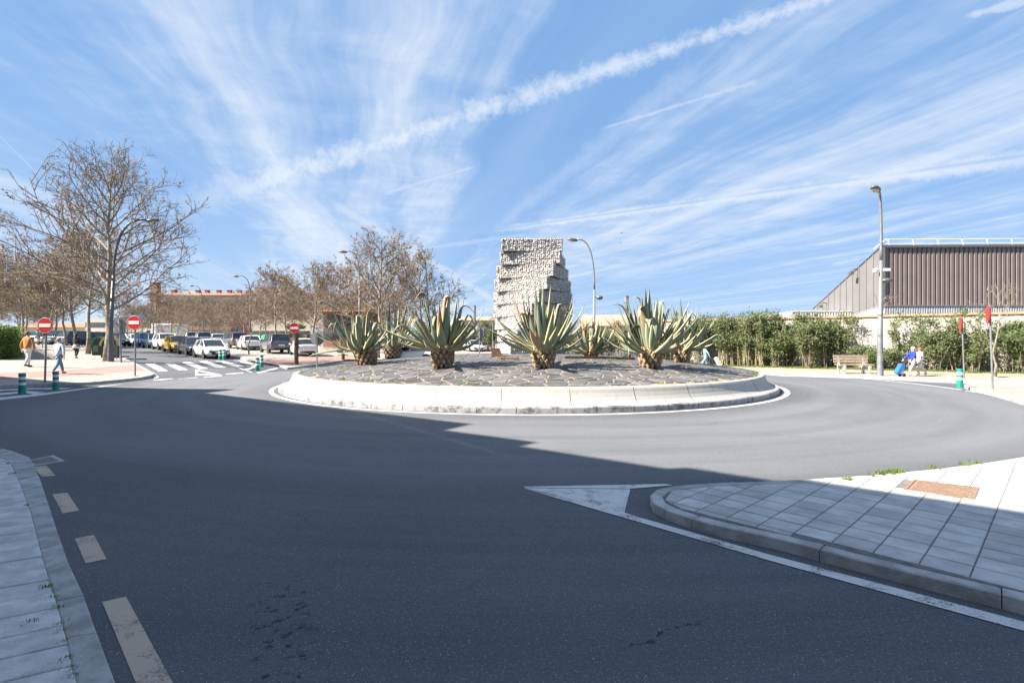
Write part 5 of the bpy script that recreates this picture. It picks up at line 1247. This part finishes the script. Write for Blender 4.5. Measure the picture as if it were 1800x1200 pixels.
# bench
def bench(label, px0, px1, pyb, off=.11, rz=0):
    a, b = gp(px0, pyb, off), gp(px1, pyb, off); c_ = (a+b)/2; L = (b-a).length; t = thing('park_bench', label, 'bench', c_, rz)
    for s_ in (-1, 1):
        m = MB(); m.extr([(-.22, 0), (-.12, 0), (-.06, .36), (.2, .36), (.24, 0), (.34, 0), (.31, .44), (.40, .92), (.34, .92), (.24, .44), (-.26, .42), (-.26, .36)], -.05, .05, Matrix.Translation((s_*(L/2-.12), 0, 0)) @ Matrix.Rotation(pi/2, 4, 'Z')); m.build('leg', M['concrete'], t)
    for i in range(4): m = MB(); m.cbox((0, -.18+i*.12, .46), (L+.25, .10, .035), .006); m.build('seat_slat', M['wood'], t)
    for i in range(3): m = MB(); m.cbox((0, .285+i*.022, .60+i*.14), (L+.25, .035, .11), .006); m.build('back_slat', M['wood'], t)
    return t
bench('weathered wooden park bench with concrete legs by the curved lamp post', 1476, 1528, 656.5)
p = at(1150, 38); bench_2 = bench('wooden bench half hidden between the trunks of the two right agaves', 1144, 1176, 640)
# rust coloured steel pieces on the island
p = gp(871, 627, 0, dome); t = thing('steel_box', 'rusty steel cube at the left foot of the stone tower', 'steel box', p); s_ = 14*p.y/F
m = MB(); m.extr([(-s_/2, 0), (-s_/2, s_), (s_/2, s_), (s_*.95, 0)], -s_/2, s_/2); m.build('body', M['corten'], t); m = MB(); m.cbox((0, 0, s_+.01), (s_*1.04, s_*1.04, .02), .004); m.build('lid', M['corten'], t)
p = gp(895, 631, 0, dome); t = thing('steel_strip', 'flat rusty steel strip lying on the paving in front of the stone tower', 'steel strip', p); m = MB(); m.cbox((0, 0, .03), (30*p.y/F, .5, .06), .01); m.build('plate', M['corten'], t)
for px, w, lb in ((1100, 14, 'dark steel wedge behind the large right agave'),):
    p = gp(px, 631.5, 0, dome); t = thing('steel_wedge', lb, 'steel wedge', p); k = p.y/F; m = MB(); m.extr([(-w*k/2, 0), (w*k*.35, 10*k), (w*k/2, 0)], -.3, .3); m.build('plate', M['black_pl'], t)
a, b = gp(992, 630.5, 0, dome), gp(1115, 633, 0, dome)
t = thing('steel_edging', 'long dark steel edging strip at the back rim of the island right of the tower', 'edging', a); m = MB(); d_ = b-a
n = 8
for i in range(n): q = a+d_*(i+.5)/n; m.box((q.x-a.x, q.y-a.y, dome(q.x, q.y)-a.z+.04), (d_.length/n*.99, .08, .12), atan2(d_.y, d_.x))
m.build('strip', M['corten'], t)

# recycling containers
def container(label, px0, px1, pyb, lid, hpx):
    a, b = gp(px0, pyb), gp(px1, pyb); c_ = (a+b)/2; L = (b-a).length*.84; hgt = hpx*c_.y/F/1.03; f_ = (c_.y+.55)/c_.y; t = thing('recycling_container', label, 'container', (c_.x*f_, c_.y*f_, c_.z), .60)
    def arch(w, h, n=12):
        pr = [(-w*.44, .08)]; pr += [(-w/2, h*.55)]
        for i in range(n+1): q = pi-pi*i/n; pr.append((w/2*cos(q), h*.58+h*.42*sin(q)))
        return pr+[(w/2, h*.55), (w*.44, .08)]
    Mz = Matrix.Identity(4); pr = arch(L, hgt); m = MB(); m.extr(pr, -.75, .75); m.build('body', M['binbody'], t)
    m = MB(); n = 12; o = []; i_ = []
    for i in range(n+1): q = pi-pi*i/n; o.append((L/2*1.07*cos(q), hgt*.60+hgt*.44*sin(q))); i_.append((L/2*.86*cos(q), hgt*.58+hgt*.34*sin(q)))
    pr = o+i_[::-1]
    vs = [(x, -.83, z) for x, z in pr]+[(x, .83, z) for x, z in pr]; N = len(pr)
    fs = [(i, N-1-i, N-2-i, i+1) for i in range(n)]+[(N+i, N+i+1, 2*N-2-i, 2*N-1-i) for i in range(n)]+[(i, i+1, N+i+1, N+i) for i in range(N-1)]+[(N-1, 0, N, 2*N-1)]
    m.add(vs, fs); m.build('lid', M[lid], t)
    m = MB(); m.cbox((-L*.18, -.77, hgt*.42), (.3, .03, .5), .01); m.build('label_panel', M['lid_green'] if lid == 'lid_green' else M['lid_yellow'], t)
    for s_ in (-1, 1): m = MB(); m.tube([(s_*L*.34, -.6, .07), (s_*L*.34, -.5, .07)], .07, 10); m.build('wheel', M['rubber'], t)
    return t
container('dark recycling container with a pale green arched lid, left of the two', 160, 188, 627, 'lid_green', 36)
container('dark recycling container with a cream yellow arched lid behind the tallest tree', 174, 214, 631.5, 'lid_yellow', 42)
p = gp(200, 632, .1); t = thing('litter_bin', 'grey litter bin hanging in front of the yellow lidded container', 'litter bin', p); m = MB(); m.lathe([(0, .25), (.19, .25), (.2, .9), (.17, .88), (.16, .3)], 14); m.build('bucket', M['lamp_grey'], t)
m = MB(); m.lathe([(.2, .9), (.22, .93), (.22, .97), (.19, .97)], 14); m.build('rim', M['galv'], t); m = MB(); m.tube([(0, .24, 0), (0, .24, 1.75)], .025, 6); m.tube([(0, .24, .9), (0, .1, .9)], .02, 6); m.build('pole', M['galv'], t)

# ================================================================ CARS
def loftbody(st, smoothn=None):
    m = MB(); n = len(st[0][1]); vs = []
    for x, sec in st:
        for y, z in sec: vs.append((x, y, z))
    fs = [(i*n+j, i*n+j+1, (i+1)*n+j+1, (i+1)*n+j) for i in range(len(st)-1) for j in range(n-1)]
    fs += [(i*n+n-1, i*n, (i+1)*n, (i+1)*n+n-1) for i in range(len(st)-1)]
    fs += [tuple(range(n))[::-1], tuple((len(st)-1)*n+j for j in range(n))]; m.add(vs, fs); return m
def car_meshes(L=4.35, W=1.78, Hh=1.48, kind='hatch'):
    hw = W/2; out = {}
    suv = kind in ('suv', 'mpv'); belt = .92 if not suv else 1.02; gc = .22 if not suv else .27
    hood = {'hatch': .86, 'sedan': .84, 'suv': 1.02, 'mpv': 1.05}[kind]
    def sec(w, zb, zt, crown=.05): 
        half = [(w*.80, zb), (w*.95, zb+.07), (w, zb+.22), (w*.995, (zb+zt)/2+.08), (w*.95, zt-.05), (w*.86, zt), (w*.45, zt+crown)]
        return [(-y, z) for y, z in half]+[(y, z) for y, z in half[::-1]]
    x0, x1 = -L/2, L/2
    st = [(x0, sec(hw*.78, gc+.15, belt-.12, .0)), (x0+.05, sec(hw*.88, gc+.06, belt-.03)), (x0+.35, sec(hw*.98, gc, belt+.02)), (x0+.9, sec(hw, gc-.02, belt+.01)), (0, sec(hw, gc-.03, belt)), (x1-1.45, sec(hw, gc-.02, belt-.01)),
          (x1-1.1, sec(hw, gc-.02, hood)), (x1-.6, sec(hw*.98, gc, hood-.07)), (x1-.25, sec(hw*.92, gc+.02, hood-.15)), (x1-.07, sec(hw*.82, gc+.05, hood-.25, .02)), (x1, sec(hw*.70, gc+.10, hood-.36, .0))]
    out['body'] = loftbody(st)
    # greenhouse: glass with a body coloured roof and pillars
    rear = {'hatch': (x0+.12, x0+.62), 'sedan': (x0+.45, x0+1.25), 'suv': (x0+.08, x0+.42), 'mpv': (x0+.08, x0+.40)}[kind]
    frontw = {'hatch': (x1-1.05, x1-1.85), 'sedan': (x1-1.15, x1-1.95), 'suv': (x1-1.1, x1-1.75), 'mpv': (x1-.85, x1-1.65)}[kind]
    zr = Hh-.05
    def gs(x, w, zt, wt): return (x, [(-w, belt-.04), (-wt, zt), (wt, zt), (w, belt-.04)])
    wl, wt = hw*.90, hw*.72
    g_ = loftbody([gs(rear[0], wl*.94, belt-.02, wl*.93), gs(rear[1], wl, zr-.05, wt*.97), gs((rear[1]+frontw[1])/2, wl, zr, wt), gs(frontw[1], wl, zr-.03, wt*.97), gs(frontw[0], wl*.93, belt-.06, wl*.90)]); out['windows'] = g_
    r_ = MB(); X = [rear[1]-.04, rear[1]+.12, (rear[1]+frontw[1])/2, frontw[1]-.1, frontw[1]+.05]; Z = [zr-.05, zr+.0, zr+.05, zr+.02, zr-.04]; vs = []
    for x, z in zip(X, Z):
        for q in (-1, -.6, 0, .6, 1): vs.append((x, q*(wt+.02), z-(.035 if abs(q) == 1 else 0)+(.015 if q == 0 else 0)))
    r_.add(vs, [(i*5+j, (i+1)*5+j, (i+1)*5+j+1, i*5+j+1) for i in range(4) for j in range(4)])
    for s_ in (-1, 1):
        r_.tube([(rear[0], s_*wl*.94, belt-.02), (rear[1], s_*(wt*.97+.01), zr-.05), (frontw[1], s_*(wt*.97+.01), zr-.03), (frontw[0], s_*wl*.91, belt-.06)], .035, 4)
        r_.tube([(-.1, s_*(wl+.005), belt-.02), (-.12, s_*(wt+.012), zr-.01)], .03, 4)
        if L > 4.2: r_.tube([(rear[1]+.25, s_*(wl+.005), belt-.02), (rear[1]+.30, s_*(wt+.012), zr-.03)], .05, 4)
    out['roof'] = r_
    wr = .32 if not suv else .35; out['wr'] = wr; out['wx'] = (x0+.78, x1-.86); out['wy'] = hw-.10
    ar = MB(); ar.tube([(0, -.013, 0), (0, .013, 0)], wr*1.17, 20); out['wheel_arch'] = ar; out['hw'] = hw
    ty = MB(); ty.lathe([(wr*.62, -.10), (wr*.95, -.10), (wr, -.06), (wr, .06), (wr*.95, .10), (wr*.62, .10)], 20, M=Matrix.Rotation(pi/2, 4, 'X')); out['tyre'] = ty
    ri = MB(); 
    for s_ in (-1, 1): ri.lathe([(0, s_*.07), (wr*.18, s_*.085), (wr*.2, s_*.07), (wr*.6, s_*.085), (wr*.64, s_*.1)], 16, M=Matrix.Rotation(pi/2, 4, 'X'))
    out['rim'] = ri
    for nm, x, y, z, sz in (('headlight', x1-.17, hw*.66, hood-.24, (.24, .36, .12)), ('taillight', x0+.08, hw*.80, belt-.14, (.14, .22, .20) if not suv else (.14, .16, .34))):
        h = MB(); h.ball((0, 0, 0), (sz[0], sz[1]/2*1.1, sz[2]/2*1.15), 10, 6); out[nm] = (h, x, y, z)
    gs_ = []
    for c_, z_ in (((x1-.045, 0, gc+.16), (.12, hw*1.15, .15)), ((x1-.07, 0, hood-.34), (.12, hw*.7, .07)), ((x0+.03, 0, gc+.12), (.1, hw*1.3, .14))): gr = MB(); gr.cbox(c_, z_, .02); gs_.append(gr)
    out['grille'] = gs_
    pt = MB(); pt.cbox((0, 0, 0), (.025, .5, .11), .004); out['number_plate'] = pt; out['px'] = ((x1+.025, gc+.22), (x0-.01, gc+.42))
    mi = []
    for s_ in (-1, 1): q = MB(); q.ball((frontw[0]-.35, s_*(hw+.06), belt+.06), (.07, .11, .08), 8, 6); mi.append(q)
    out['mirror'] = mi; return out
CM = {}
def car(kind, colr, label, loc, rz, sc=1, group='parked cars', tilt=0):
    if kind not in CM:
        dims = dict(hatch=(4.25, 1.78, 1.48), sedan=(4.6, 1.80, 1.47), suv=(4.55, 1.85, 1.70), mpv=(4.4, 1.80, 1.66))[kind]
        q = car_meshes(*dims, kind); q2 = {}
        for k_, v_ in q.items():
            mt = {'body': 'car_white', 'windows': 'glass', 'roof': 'car_white', 'wheel_arch': 'black_pl', 'tyre': 'rubber', 'rim': 'rim', 'headlight': 'headlight', 'taillight': 'taillight', 'grille': 'black_pl', 'number_plate': 'plate', 'mirror': 'car_white'}.get(k_)
            if isinstance(v_, MB): q2[k_] = v_.mesh(k_, M[mt], k_ in ('body', 'tyre', 'rim'))
            elif k_ in ('mirror', 'grille'): q2[k_] = [x.mesh(k_, M[mt], True) for x in v_]
            elif k_ in ('headlight', 'taillight'): q2[k_] = (v_[0].mesh(k_, M[mt], True),)+v_[1:]
            else: q2[k_] = v_
        CM[kind] = q2
    q = CM[kind]; t = thing('parked_car' if group else 'car', label, 'car', loc, rz, group, sc)
    def part(nm, me, par=t, lc=None, colored=False):
        o = link(nm, me, par, lc)
        if colored: o.material_slots[0].link = 'OBJECT'; o.material_slots[0].material = M['car_'+colr]
        return o
    b = part('body', q['body'], colored=True); part('windows', q['windows']); part('roof', q['roof'], colored=True); 
    for x_, z_ in q['px']: part('number_plate', q['number_plate'], b, (x_, 0, z_))
    for wx in q['wx']:
        for s_ in (-1, 1): part('wheel_arch', q['wheel_arch'], b, (wx, s_*(q['hw']-.006), q['wr']))
    for me, nm_ in zip(q['grille'], ('lower_grille', 'grille', 'rear_bumper')): part(nm_, me, b)
    for me in q['mirror']: part('mirror', me, colored=True)
    for nm in ('headlight', 'taillight'):
        for s_ in (-1, 1): part(nm, q[nm][0], t, (q[nm][1], s_*q[nm][2], q[nm][3]))
    for wx in q['wx']:
        for s_ in (-1, 1):
            w = bpy.data.objects.new('wheel', q['tyre']); COL.objects.link(w); w.parent = t; w.location = (wx, s_*q['wy'], q['wr']); part('rim', q['rim'], w)
    return t
FACE = atan2(-.714, .70)         # pointing down the street to the roundabout
def cars_A(kind, colr, s_, label, t_=11.0, **k): return car(kind, colr, label, SP(s_, t_), FACE, **k)
cars_A('hatch', 'white', 44.9, 'white car at the front of the left parked row facing the crossing', 11.2, sc=(1, 1, 1.0))
cars_A('hatch', 'dark', 50.2, 'dark grey car parked directly behind the white front car', 11.2)
cars_A('hatch', 'yellow', 55.4, 'yellow car in the left parked row', 11.1, sc=1.04)
cars_A('mpv', 'white', 60.7, 'tall white car behind the yellow car', 11.1, sc=1.0)
cars_A('suv', 'teal', 66.2, 'dark teal car left of the white tall car', 11.1, sc=.94)
cars_A('suv', 'blue', 71.5, 'bright blue car in the left parked row', 11.1, sc=.95)
cars_A('hatch', 'white', 77, 'white car just beyond the bright blue car', 11.1)
cars_A('hatch', 'white', 82.3, 'second white car beyond the bright blue car', 11.0)
cars_A('suv', 'silver', 88, 'pale far car near the end of the left parked row', 11.0)
car('sedan', 'dark', 'dark car driving toward the crossing in the lane left of the parked row', SP(73.5, 8.8), FACE, 1.05, None)
cars_A('hatch', 'silver', 94, 'farthest small pale car of the left parked row', 11.0)
# second row, tails toward us
BR = atan2(.80, -.60)
for px, pyb, kind, colr, lb, sc_, dz in ((533, 624.5, 'hatch', 'white', 'white hatchback behind the third no-entry sign and palm', 1.0, 0), (484, 620, 'suv', 'grey', 'dark grey estate car between two white cars in the second row', 1.05, .1), (437, 614.5, 'hatch', 'white', 'white hatchback left of the dark grey estate in the second row', 1.0, .12), (412, 611.5, 'suv', 'grey', 'dark blue-grey off-roader behind the young thin tree', 1.02, .22)):
    car(kind, colr, lb, gp(px, pyb, .1), BR-.1+dz, sc_)
for px, pyb, kind, colr, lb in ((381, 606.5, 'hatch', 'white', 'white car roof seen over the white front car'), (356, 606, 'mpv', 'silver', 'silver-blue van-like car behind the dark grey car'), (336, 604, 'suv', 'paleblue', 'pale blue car behind the yellow car')):
    car(kind, colr, lb, gp(px, pyb, .1), BR, 1.0)
# cars beyond the avenue trunks on the left
for px, pyb, kind, colr, lb in ((143, 608, 'suv', 'navy', 'blue-grey off-roader seen between the avenue trunks over the woman in black'), (122, 606.5, 'suv', 'teal', 'blue car between two leaning avenue trunks'), (100, 605.5, 'hatch', 'paleblue', 'pale blue low car right of the first no-entry sign'), (88, 604, 'mpv', 'paleblue', 'light car half hidden by the first no-entry sign'), (64, 603, 'hatch', 'white', 'pale car behind the far walkers'), (172, 606.5, 'mpv', 'paleblue', 'pale blue car roof above the green lidded container')):
    car(kind, colr, lb, gp(px, pyb, .02), FACE+2.2, 1.0)
# behind the island
for px, d, kind, colr, lb, rz_, sc_ in ((722, 40, 'hatch', 'white', 'white car passing behind the island between the left agaves', pi, 1.0), (833, 56, 'hatch', 'white', 'small white car seen under the square sign back', -1.2, .9), (806, 60, 'hatch', 'navy', 'dark blue car behind the tall left agave', -1.0, .9)):
    car(kind, colr, lb, at(px, d), rz_, sc_, None if d < 40 else 'parked cars')
# truck with a picture panel
p = at(290, 74, .0); k = p.y/F; t = thing('box_truck', 'white box truck with a dark picture collage on its side', 'truck', p, .05)
m, q, b_ = bsdf('collage_print'); cp_ = q.node('ShaderNodeTexCoord').outputs['Object']; vo_ = q.voro(cp_, 3.2, out=1); n_ = q.noise(cp_, 5, 4)
q.put(b_.inputs['Base Color'], q.mix(q.step(n_, .35, .6), q.mix(.6, vo_, (.03, .04, .06), 'MULTIPLY'), q.mix(.12, (.22, .22, .23), vo_))); M['collage'] = m
zb = 1.25
mb = MB(); mb.cbox((0, 1.1, zb+.85), (3.9, 2.1, 1.75), .03); mb.build('box', M['whitepaint'], t); mb = MB(); mb.box((.25, .03, zb+.85), (3.1, .03, 1.35)); mb.build('picture_panel', M['collage'], t)
mb = MB(); mb.cbox((0, 1.1, .75), (4.2, 1.9, .5), .04); mb.build('chassis', M['black_pl'], t)
mb = MB(); mb.extr([(-.8, .5), (-.85, 1.3), (-.55, 2.1), (.0, 2.2), (0, .5)], .1, 2.1, Matrix.Translation((-2.0, 0, 0))); mb.build('cab', M['whitepaint'], t); mb = MB(); mb.extr([(-.84, 1.35), (-.6, 1.98), (-.15, 2.05), (-.15, 1.35)], .08, 2.12, Matrix.Translation((-2.0, 0, 0))); mb.build('windows', M['glass'], t)
for x in (-2.3, 1.4): mb = MB(); mb.tube([(x, .1, .42), (x, .35, .42)], .42, 14); mb.build('wheel', M['rubber'], t)
p = at(416, 70); t = thing('red_kiosk', 'small dark red kiosk between the bare trees above the off-roader', 'kiosk', p); k = p.y/F
mb = MB(); mb.box((0, .6, 1.7), (22*k, 1.2, 3.0)); mb.build('body', M['car_red'], t); mb = MB(); mb.box((-.3, -.03, 2.2), (.8, .06, 1.0)); mb.box((.5, -.03, 2.2), (.5, .06, .9)); mb.build('window', M['window'], t); mb = MB(); mb.box((0, .5, 3.24), (24*k, 1.5, .08)); mb.build('roof', M['rooftile'], t)

# ================================================================ PEOPLE
def skin_mesh(name, mat, P_, E_, Rr, root=0, sub=1):
    me = bpy.data.meshes.new(name); me.from_pydata(P_, E_, []); o = bpy.data.objects.new(name, me); COL.objects.link(o)
    sm = o.modifiers.new('s', 'SKIN'); sm.use_smooth_shade = True
    for i, r in enumerate(Rr): me.skin_vertices[0].data[i].radius = r if hasattr(r, '__len__') else (r, r)
    me.skin_vertices[0].data[root].use_root = True
    if sub: s_ = o.modifiers.new('d', 'SUBSURF'); s_.levels = sub; s_.render_levels = sub
    dg_ = bpy.context.evaluated_depsgraph_get(); nm = bpy.data.meshes.new_from_object(o.evaluated_get(dg_)); bpy.data.objects.remove(o); bpy.data.meshes.remove(me)
    nm.name = name; nm.materials.clear(); nm.materials.append(mat); return nm
def person(label, loc, rz, h, top, legs_c, hair, shoes=(.03, .03, .03), stride=.2, arm=(.2, -.2), elbow=.25, coat=.0, lean=.02, hair_len=0, skirt=None, armout=.10):
    s = h/1.72; t = thing('person', label, 'person', loc, rz, 'pedestrians')
    V_ = lambda x, y, z: Vector((x, y, z))*s
    hip, sho = .93, 1.42; P_ = []; E_ = []; Rr = []
    def a(v, r, par=None):
        P_.append(v); Rr.append(r*s if not hasattr(r, '__len__') else (r[0]*s, r[1]*s))
        if par is not None: E_.append((par, len(P_)-1))
        return len(P_)-1
    J = {}
    pel = a(V_(0, 0, hip), .125); sp_ = a(V_(lean*.5, 0, 1.12), .12, pel); ch = a(V_(lean, 0, 1.32), .14, sp_); nk = a(V_(lean, 0, 1.47), .055, ch); hd = a(V_(lean+.02, 0, 1.56), .075, nk); tp_ = a(V_(lean+.01, 0, 1.65), .082, hd)
    for s_, sg in ((1, 1), (-1, -1)):
        sw = stride*sg; hj = V_(0, .085*s_, .90); kn = V_(sw*.55+.05, .09*s_, .50); an_ = V_(sw*1.05-(.06 if sg < 0 else 0), .09*s_, .09+(.05 if sg < 0 else 0))
        i1 = a(hj, .095, pel); i2 = a(kn, .058, i1); i3 = a(an_, .04, i2); a(an_+V_(.13, .01*s_, -.045), .035, i3)
        J['leg%d' % sg] = (hj, kn, an_)
        am = arm[0] if s_ > 0 else arm[1]
        sj = V_(lean, .175*s_, 1.40); ej = sj+V_(sin(am)*.29, armout*s_, -cos(am)*.29); wj = ej+V_(sin(am+elbow)*.25, .01*s_, -cos(am+elbow)*.25); hj2 = wj+V_(sin(am+elbow)*.07, 0, -cos(am+elbow)*.07)
        j1 = a(sj, .055, ch); j2 = a(ej, .042, j1); j3 = a(wj, .028, j2); j4 = a(hj2, (.035, .02), j3)
        for f in range(4): a(hj2+V_(.02*(f-1.5)*.9+sin(am+elbow)*.075, 0, -cos(am+elbow)*(.085-.006*abs(f-1.4))), .009, j4)
        a(hj2+V_(.05, .0, -.02), .010, j4)
        J['arm%d' % sg] = (sj, ej, wj, hj2)
    body = link('body', skin_mesh('body', M['skin'], P_, E_, Rr), t)
    ft = MB(); ft.ball(V_(lean+.105, 0, 1.585), .013*s, 6, 4); ft.build('nose', M['skin'], body, smooth=True)
    ft = MB()
    for s_ in (-1, 1): ft.ball(V_(lean+.093, .032*s_, 1.605), .011*s, 6, 4)
    ft.build('eyes', M['black_pl'], body); ft = MB(); ft.box(V_(lean+.094, 0, 1.545), (.01*s, .04*s, .01*s)); ft.build('mouth', M['taillight'], body)
    hm_ = MB(); hm_.ball(V_(lean-.012, 0, 1.635), (.108*s, .100*s, .105*s), 14, 9)
    if hair_len: hm_.ball(V_(lean-.065, 0, 1.635-hair_len*.5), (.06*s, .095*s, (hair_len*.6+.05)*s), 12, 8)
    hm_.build('hair', cloth('hair_%d' % int(hair[0]*100), hair), body, smooth=True)
    # upper garment
    zc = hip+.03-coat; P2 = []; E2 = []; R2 = []
    def b(v, r, par=None):
        P2.append(v); R2.append(r*s if not hasattr(r, '__len__') else (r[0]*s, r[1]*s))
        if par is not None: E2.append((par, len(P2)-1))
        return len(P2)-1
    b0 = b(V_(0, 0, zc), (.165, .15)); b1 = b(V_(lean*.5, 0, 1.12), (.15, .15), b0); b2 = b(V_(lean, 0, 1.33), (.165, .15), b1); b3 = b(V_(lean, 0, 1.45), .085, b2)
    for sg in (1, -1):
        sj, ej, wj, _ = J['arm%d' % sg]; k1 = b(sj, .075, b2); k2 = b(ej, .06, k1); b(wj, .048, k2)
    link('jacket', skin_mesh('jacket', top, P2, E2, R2, 1), t)
    P2 = []; E2 = []; R2 = []
    b0 = b(V_(0, 0, .95), (.14, .15))
    for sg in (1, -1):
        hj, kn, an_ = J['leg%d' % sg]; k1 = b(hj+V_(0, 0, -.05), .108, b0); k2 = b(kn, .082, k1); b(an_+V_(0, 0, .02), .06, k2)
    link('trousers', skin_mesh('trousers', legs_c, P2, E2, R2), t)
    if skirt:
        sk_ = MB(); sk_.lathe([(.15*s, 1.0*s), (.19*s, .86*s), (.23*s, .72*s), (.21*s, .72*s)], 16); sk_.build('skirt_hem', skirt, t, smooth=True)
    for sg in (1, -1):
        _, _, an_ = J['leg%d' % sg]; sh_ = MB(); sh_.ball(an_+V_(.055, 0, -.045), (.135*s, .05*s, .045*s), 10, 6); sh_.build('shoe', cloth('shoe_%d' % int(shoes[0]*100), shoes), t, smooth=True)
    return t, J
AWAY = pi/2
WHT = cloth('white', (.62, .62, .62)); 
person('man in a rust-brown jacket and white trousers walking away near the hedge', gp(48.5, 645, .11), AWAY-.1, 1.80, cloth('rust', (.36, .15, .045)), WHT, (.12, .09, .07), stride=.13, arm=(-.15, -.05), elbow=.25, coat=.12, armout=.14)
person('person in a pale blue jacket and jeans walking away by the first no-entry sign', gp(103, 657, .11), AWAY-.05, 1.62, cloth('lightblue', (.45, .55, .66)), cloth('jeans', (.10, .22, .34)), (.28, .20, .13), stride=.30, arm=(.3, -.25), elbow=.2, coat=.12, armout=.15, shoes=(.4, .05, .04))
person('woman in black with long dark hair walking away along the avenue', gp(134, 630, .11), AWAY, 1.60, cloth('black', (.02, .02, .022)), cloth('dark_legs', (.03, .028, .03)), (.012, .01, .01), stride=.06, arm=(.1, .1), elbow=.5, hair_len=.3, skirt=WHT, shoes=(.5, .4, .38))
person('far walker in a grey-blue top and beige trousers behind the first no-entry sign', gp(67, 606, .11), AWAY, 1.72, cloth('greyblue', (.25, .30, .38)), cloth('beige', (.46, .38, .29)), (.03, .02, .02), stride=.12)
person('far walker in a dark top holding a jacket at the left of the walk', gp(46, 608, .11), -AWAY, 1.72, cloth('darktop', (.09, .09, .10)), cloth('dark_trousers', (.07, .08, .11)), (.35, .30, .2), stride=.1, arm=(.7, .5), elbow=.9)
LEFT = pi
pa = gp(1606, 661.5, .11); ps = 52*pa.y/F
t1, J1 = person('pink haired woman in a bright blue jumper pulling a blue trolley', pa, LEFT, ps, cloth('royal', (.01, .045, .50)), cloth('lightgrey', (.46, .45, .44)), (.80, .50, .44), stride=.34, arm=(.55, .5), elbow=.3, shoes=(.6, .6, .6), lean=.05, hair_len=.02)
pb_ = gp(1627, 661.5, .11); person('woman in a white t-shirt and white trousers walking just behind the blue jumper', pb_+Vector((.05, .35, 0)), LEFT, ps*.97, cloth('whitetop', (.66, .60, .60)), WHT, (.22, .09, .06), stride=.34, arm=(.25, -.25), elbow=.15, shoes=(.55, .55, .55), lean=.06, hair_len=.08)
def trolley(label, loc, rz, h, mat):
    t = thing('shopping_trolley', label, 'trolley', loc, rz); Mx = Matrix.Rotation(-.52, 4, 'Y')
    m = MB(); m.cbox((0, 0, 0), (.22*h, .32*h, .66*h), .04); o = m.build('bag', mat, t, loc=(-.14*h, 0, .44*h)); o.rotation_euler[1] = .52
    m = MB(); m.tube([(-.0, 0, .12), (.48*h, 0, .93*h), (.56*h, 0, .90*h)], .014, 6); m.build('handle', M['darkpole'], t)
    m = MB(); m.tube([(0, -.14*h, .08), (0, .14*h, .08)], .012, 6); m.build('axle', M['darkpole'], t)
    for s_ in (-1, 1): m = MB(); m.tube([(0, s_*.16*h-.015, .08), (0, s_*.16*h+.015, .08)], .08, 12); m.build('wheel', M['rubber'], t)
    return t
pt_ = gp(1585, 661.5, .11); trolley('bright blue two-wheeled shopping trolley held behind the blue jumper woman', pt_+Vector((0, -.02, 0)), 0, ps/1.72*1.0, cloth('trolley_blue', (.02, .13, .48)))
pc = at(1241, 31.5, .11); person('person in pale blue pulling a grey cart behind the rightmost agave', pc, LEFT, 1.38, cloth('sky', (.22, .42, .60)), cloth('sky2', (.20, .36, .54)), (.10, .25, .36), stride=.36, arm=(-.6, -.5), elbow=.2, lean=.10)
trolley('pale grey fabric cart pulled by the person in pale blue', at(1258, 31.3, .11), pi, .9, cloth('pale', (.52, .50, .49)))
# birds
def bird(label, px, py, d, flap, rz):
    p = Vector(((px-900)/F*d, d, H+(600-py)/F*d)); t = thing('bird', label, 'bird', p, rz, 'birds in flight'); m = MB(); m.ball((0, 0, 0), (.24, .07, .07), 10, 6); m.build('body', M['black_pl'], t, smooth=True)
    for s_ in (-1, 1): w = MB(); w.add([(.12, .03*s_, .02), (-.12, .03*s_, .02), (-.10, .4*s_, .2*flap), (.10, .38*s_, .2*flap), (-.10, .75*s_, .1*flap), (.12, .03*s_, 0), (-.12, .03*s_, 0), (-.10, .4*s_, .2*flap-.02), (.10, .38*s_, .2*flap-.02)], [(0, 1, 2, 3), (3, 2, 4), (8, 7, 6, 5), (4, 7, 8)]); w.build('wing', M['black_pl'], t)
    tl = MB(); tl.add([(-.2, .03, 0), (-.2, -.03, 0), (-.38, -.07, 0), (-.38, .07, 0), (-.2, 0, -.02)], [(0, 1, 2, 3), (4, 2, 1), (4, 0, 3)]); tl.build('tail', M['black_pl'], t)
bird('highest of the three birds, wings raised', 1093, 410, 150, 1, .6); bird('leftmost of the three small birds', 1083, 418, 190, -.5, 1.2); bird('lowest of the three birds', 1091, 427, 185, .8, -.4)
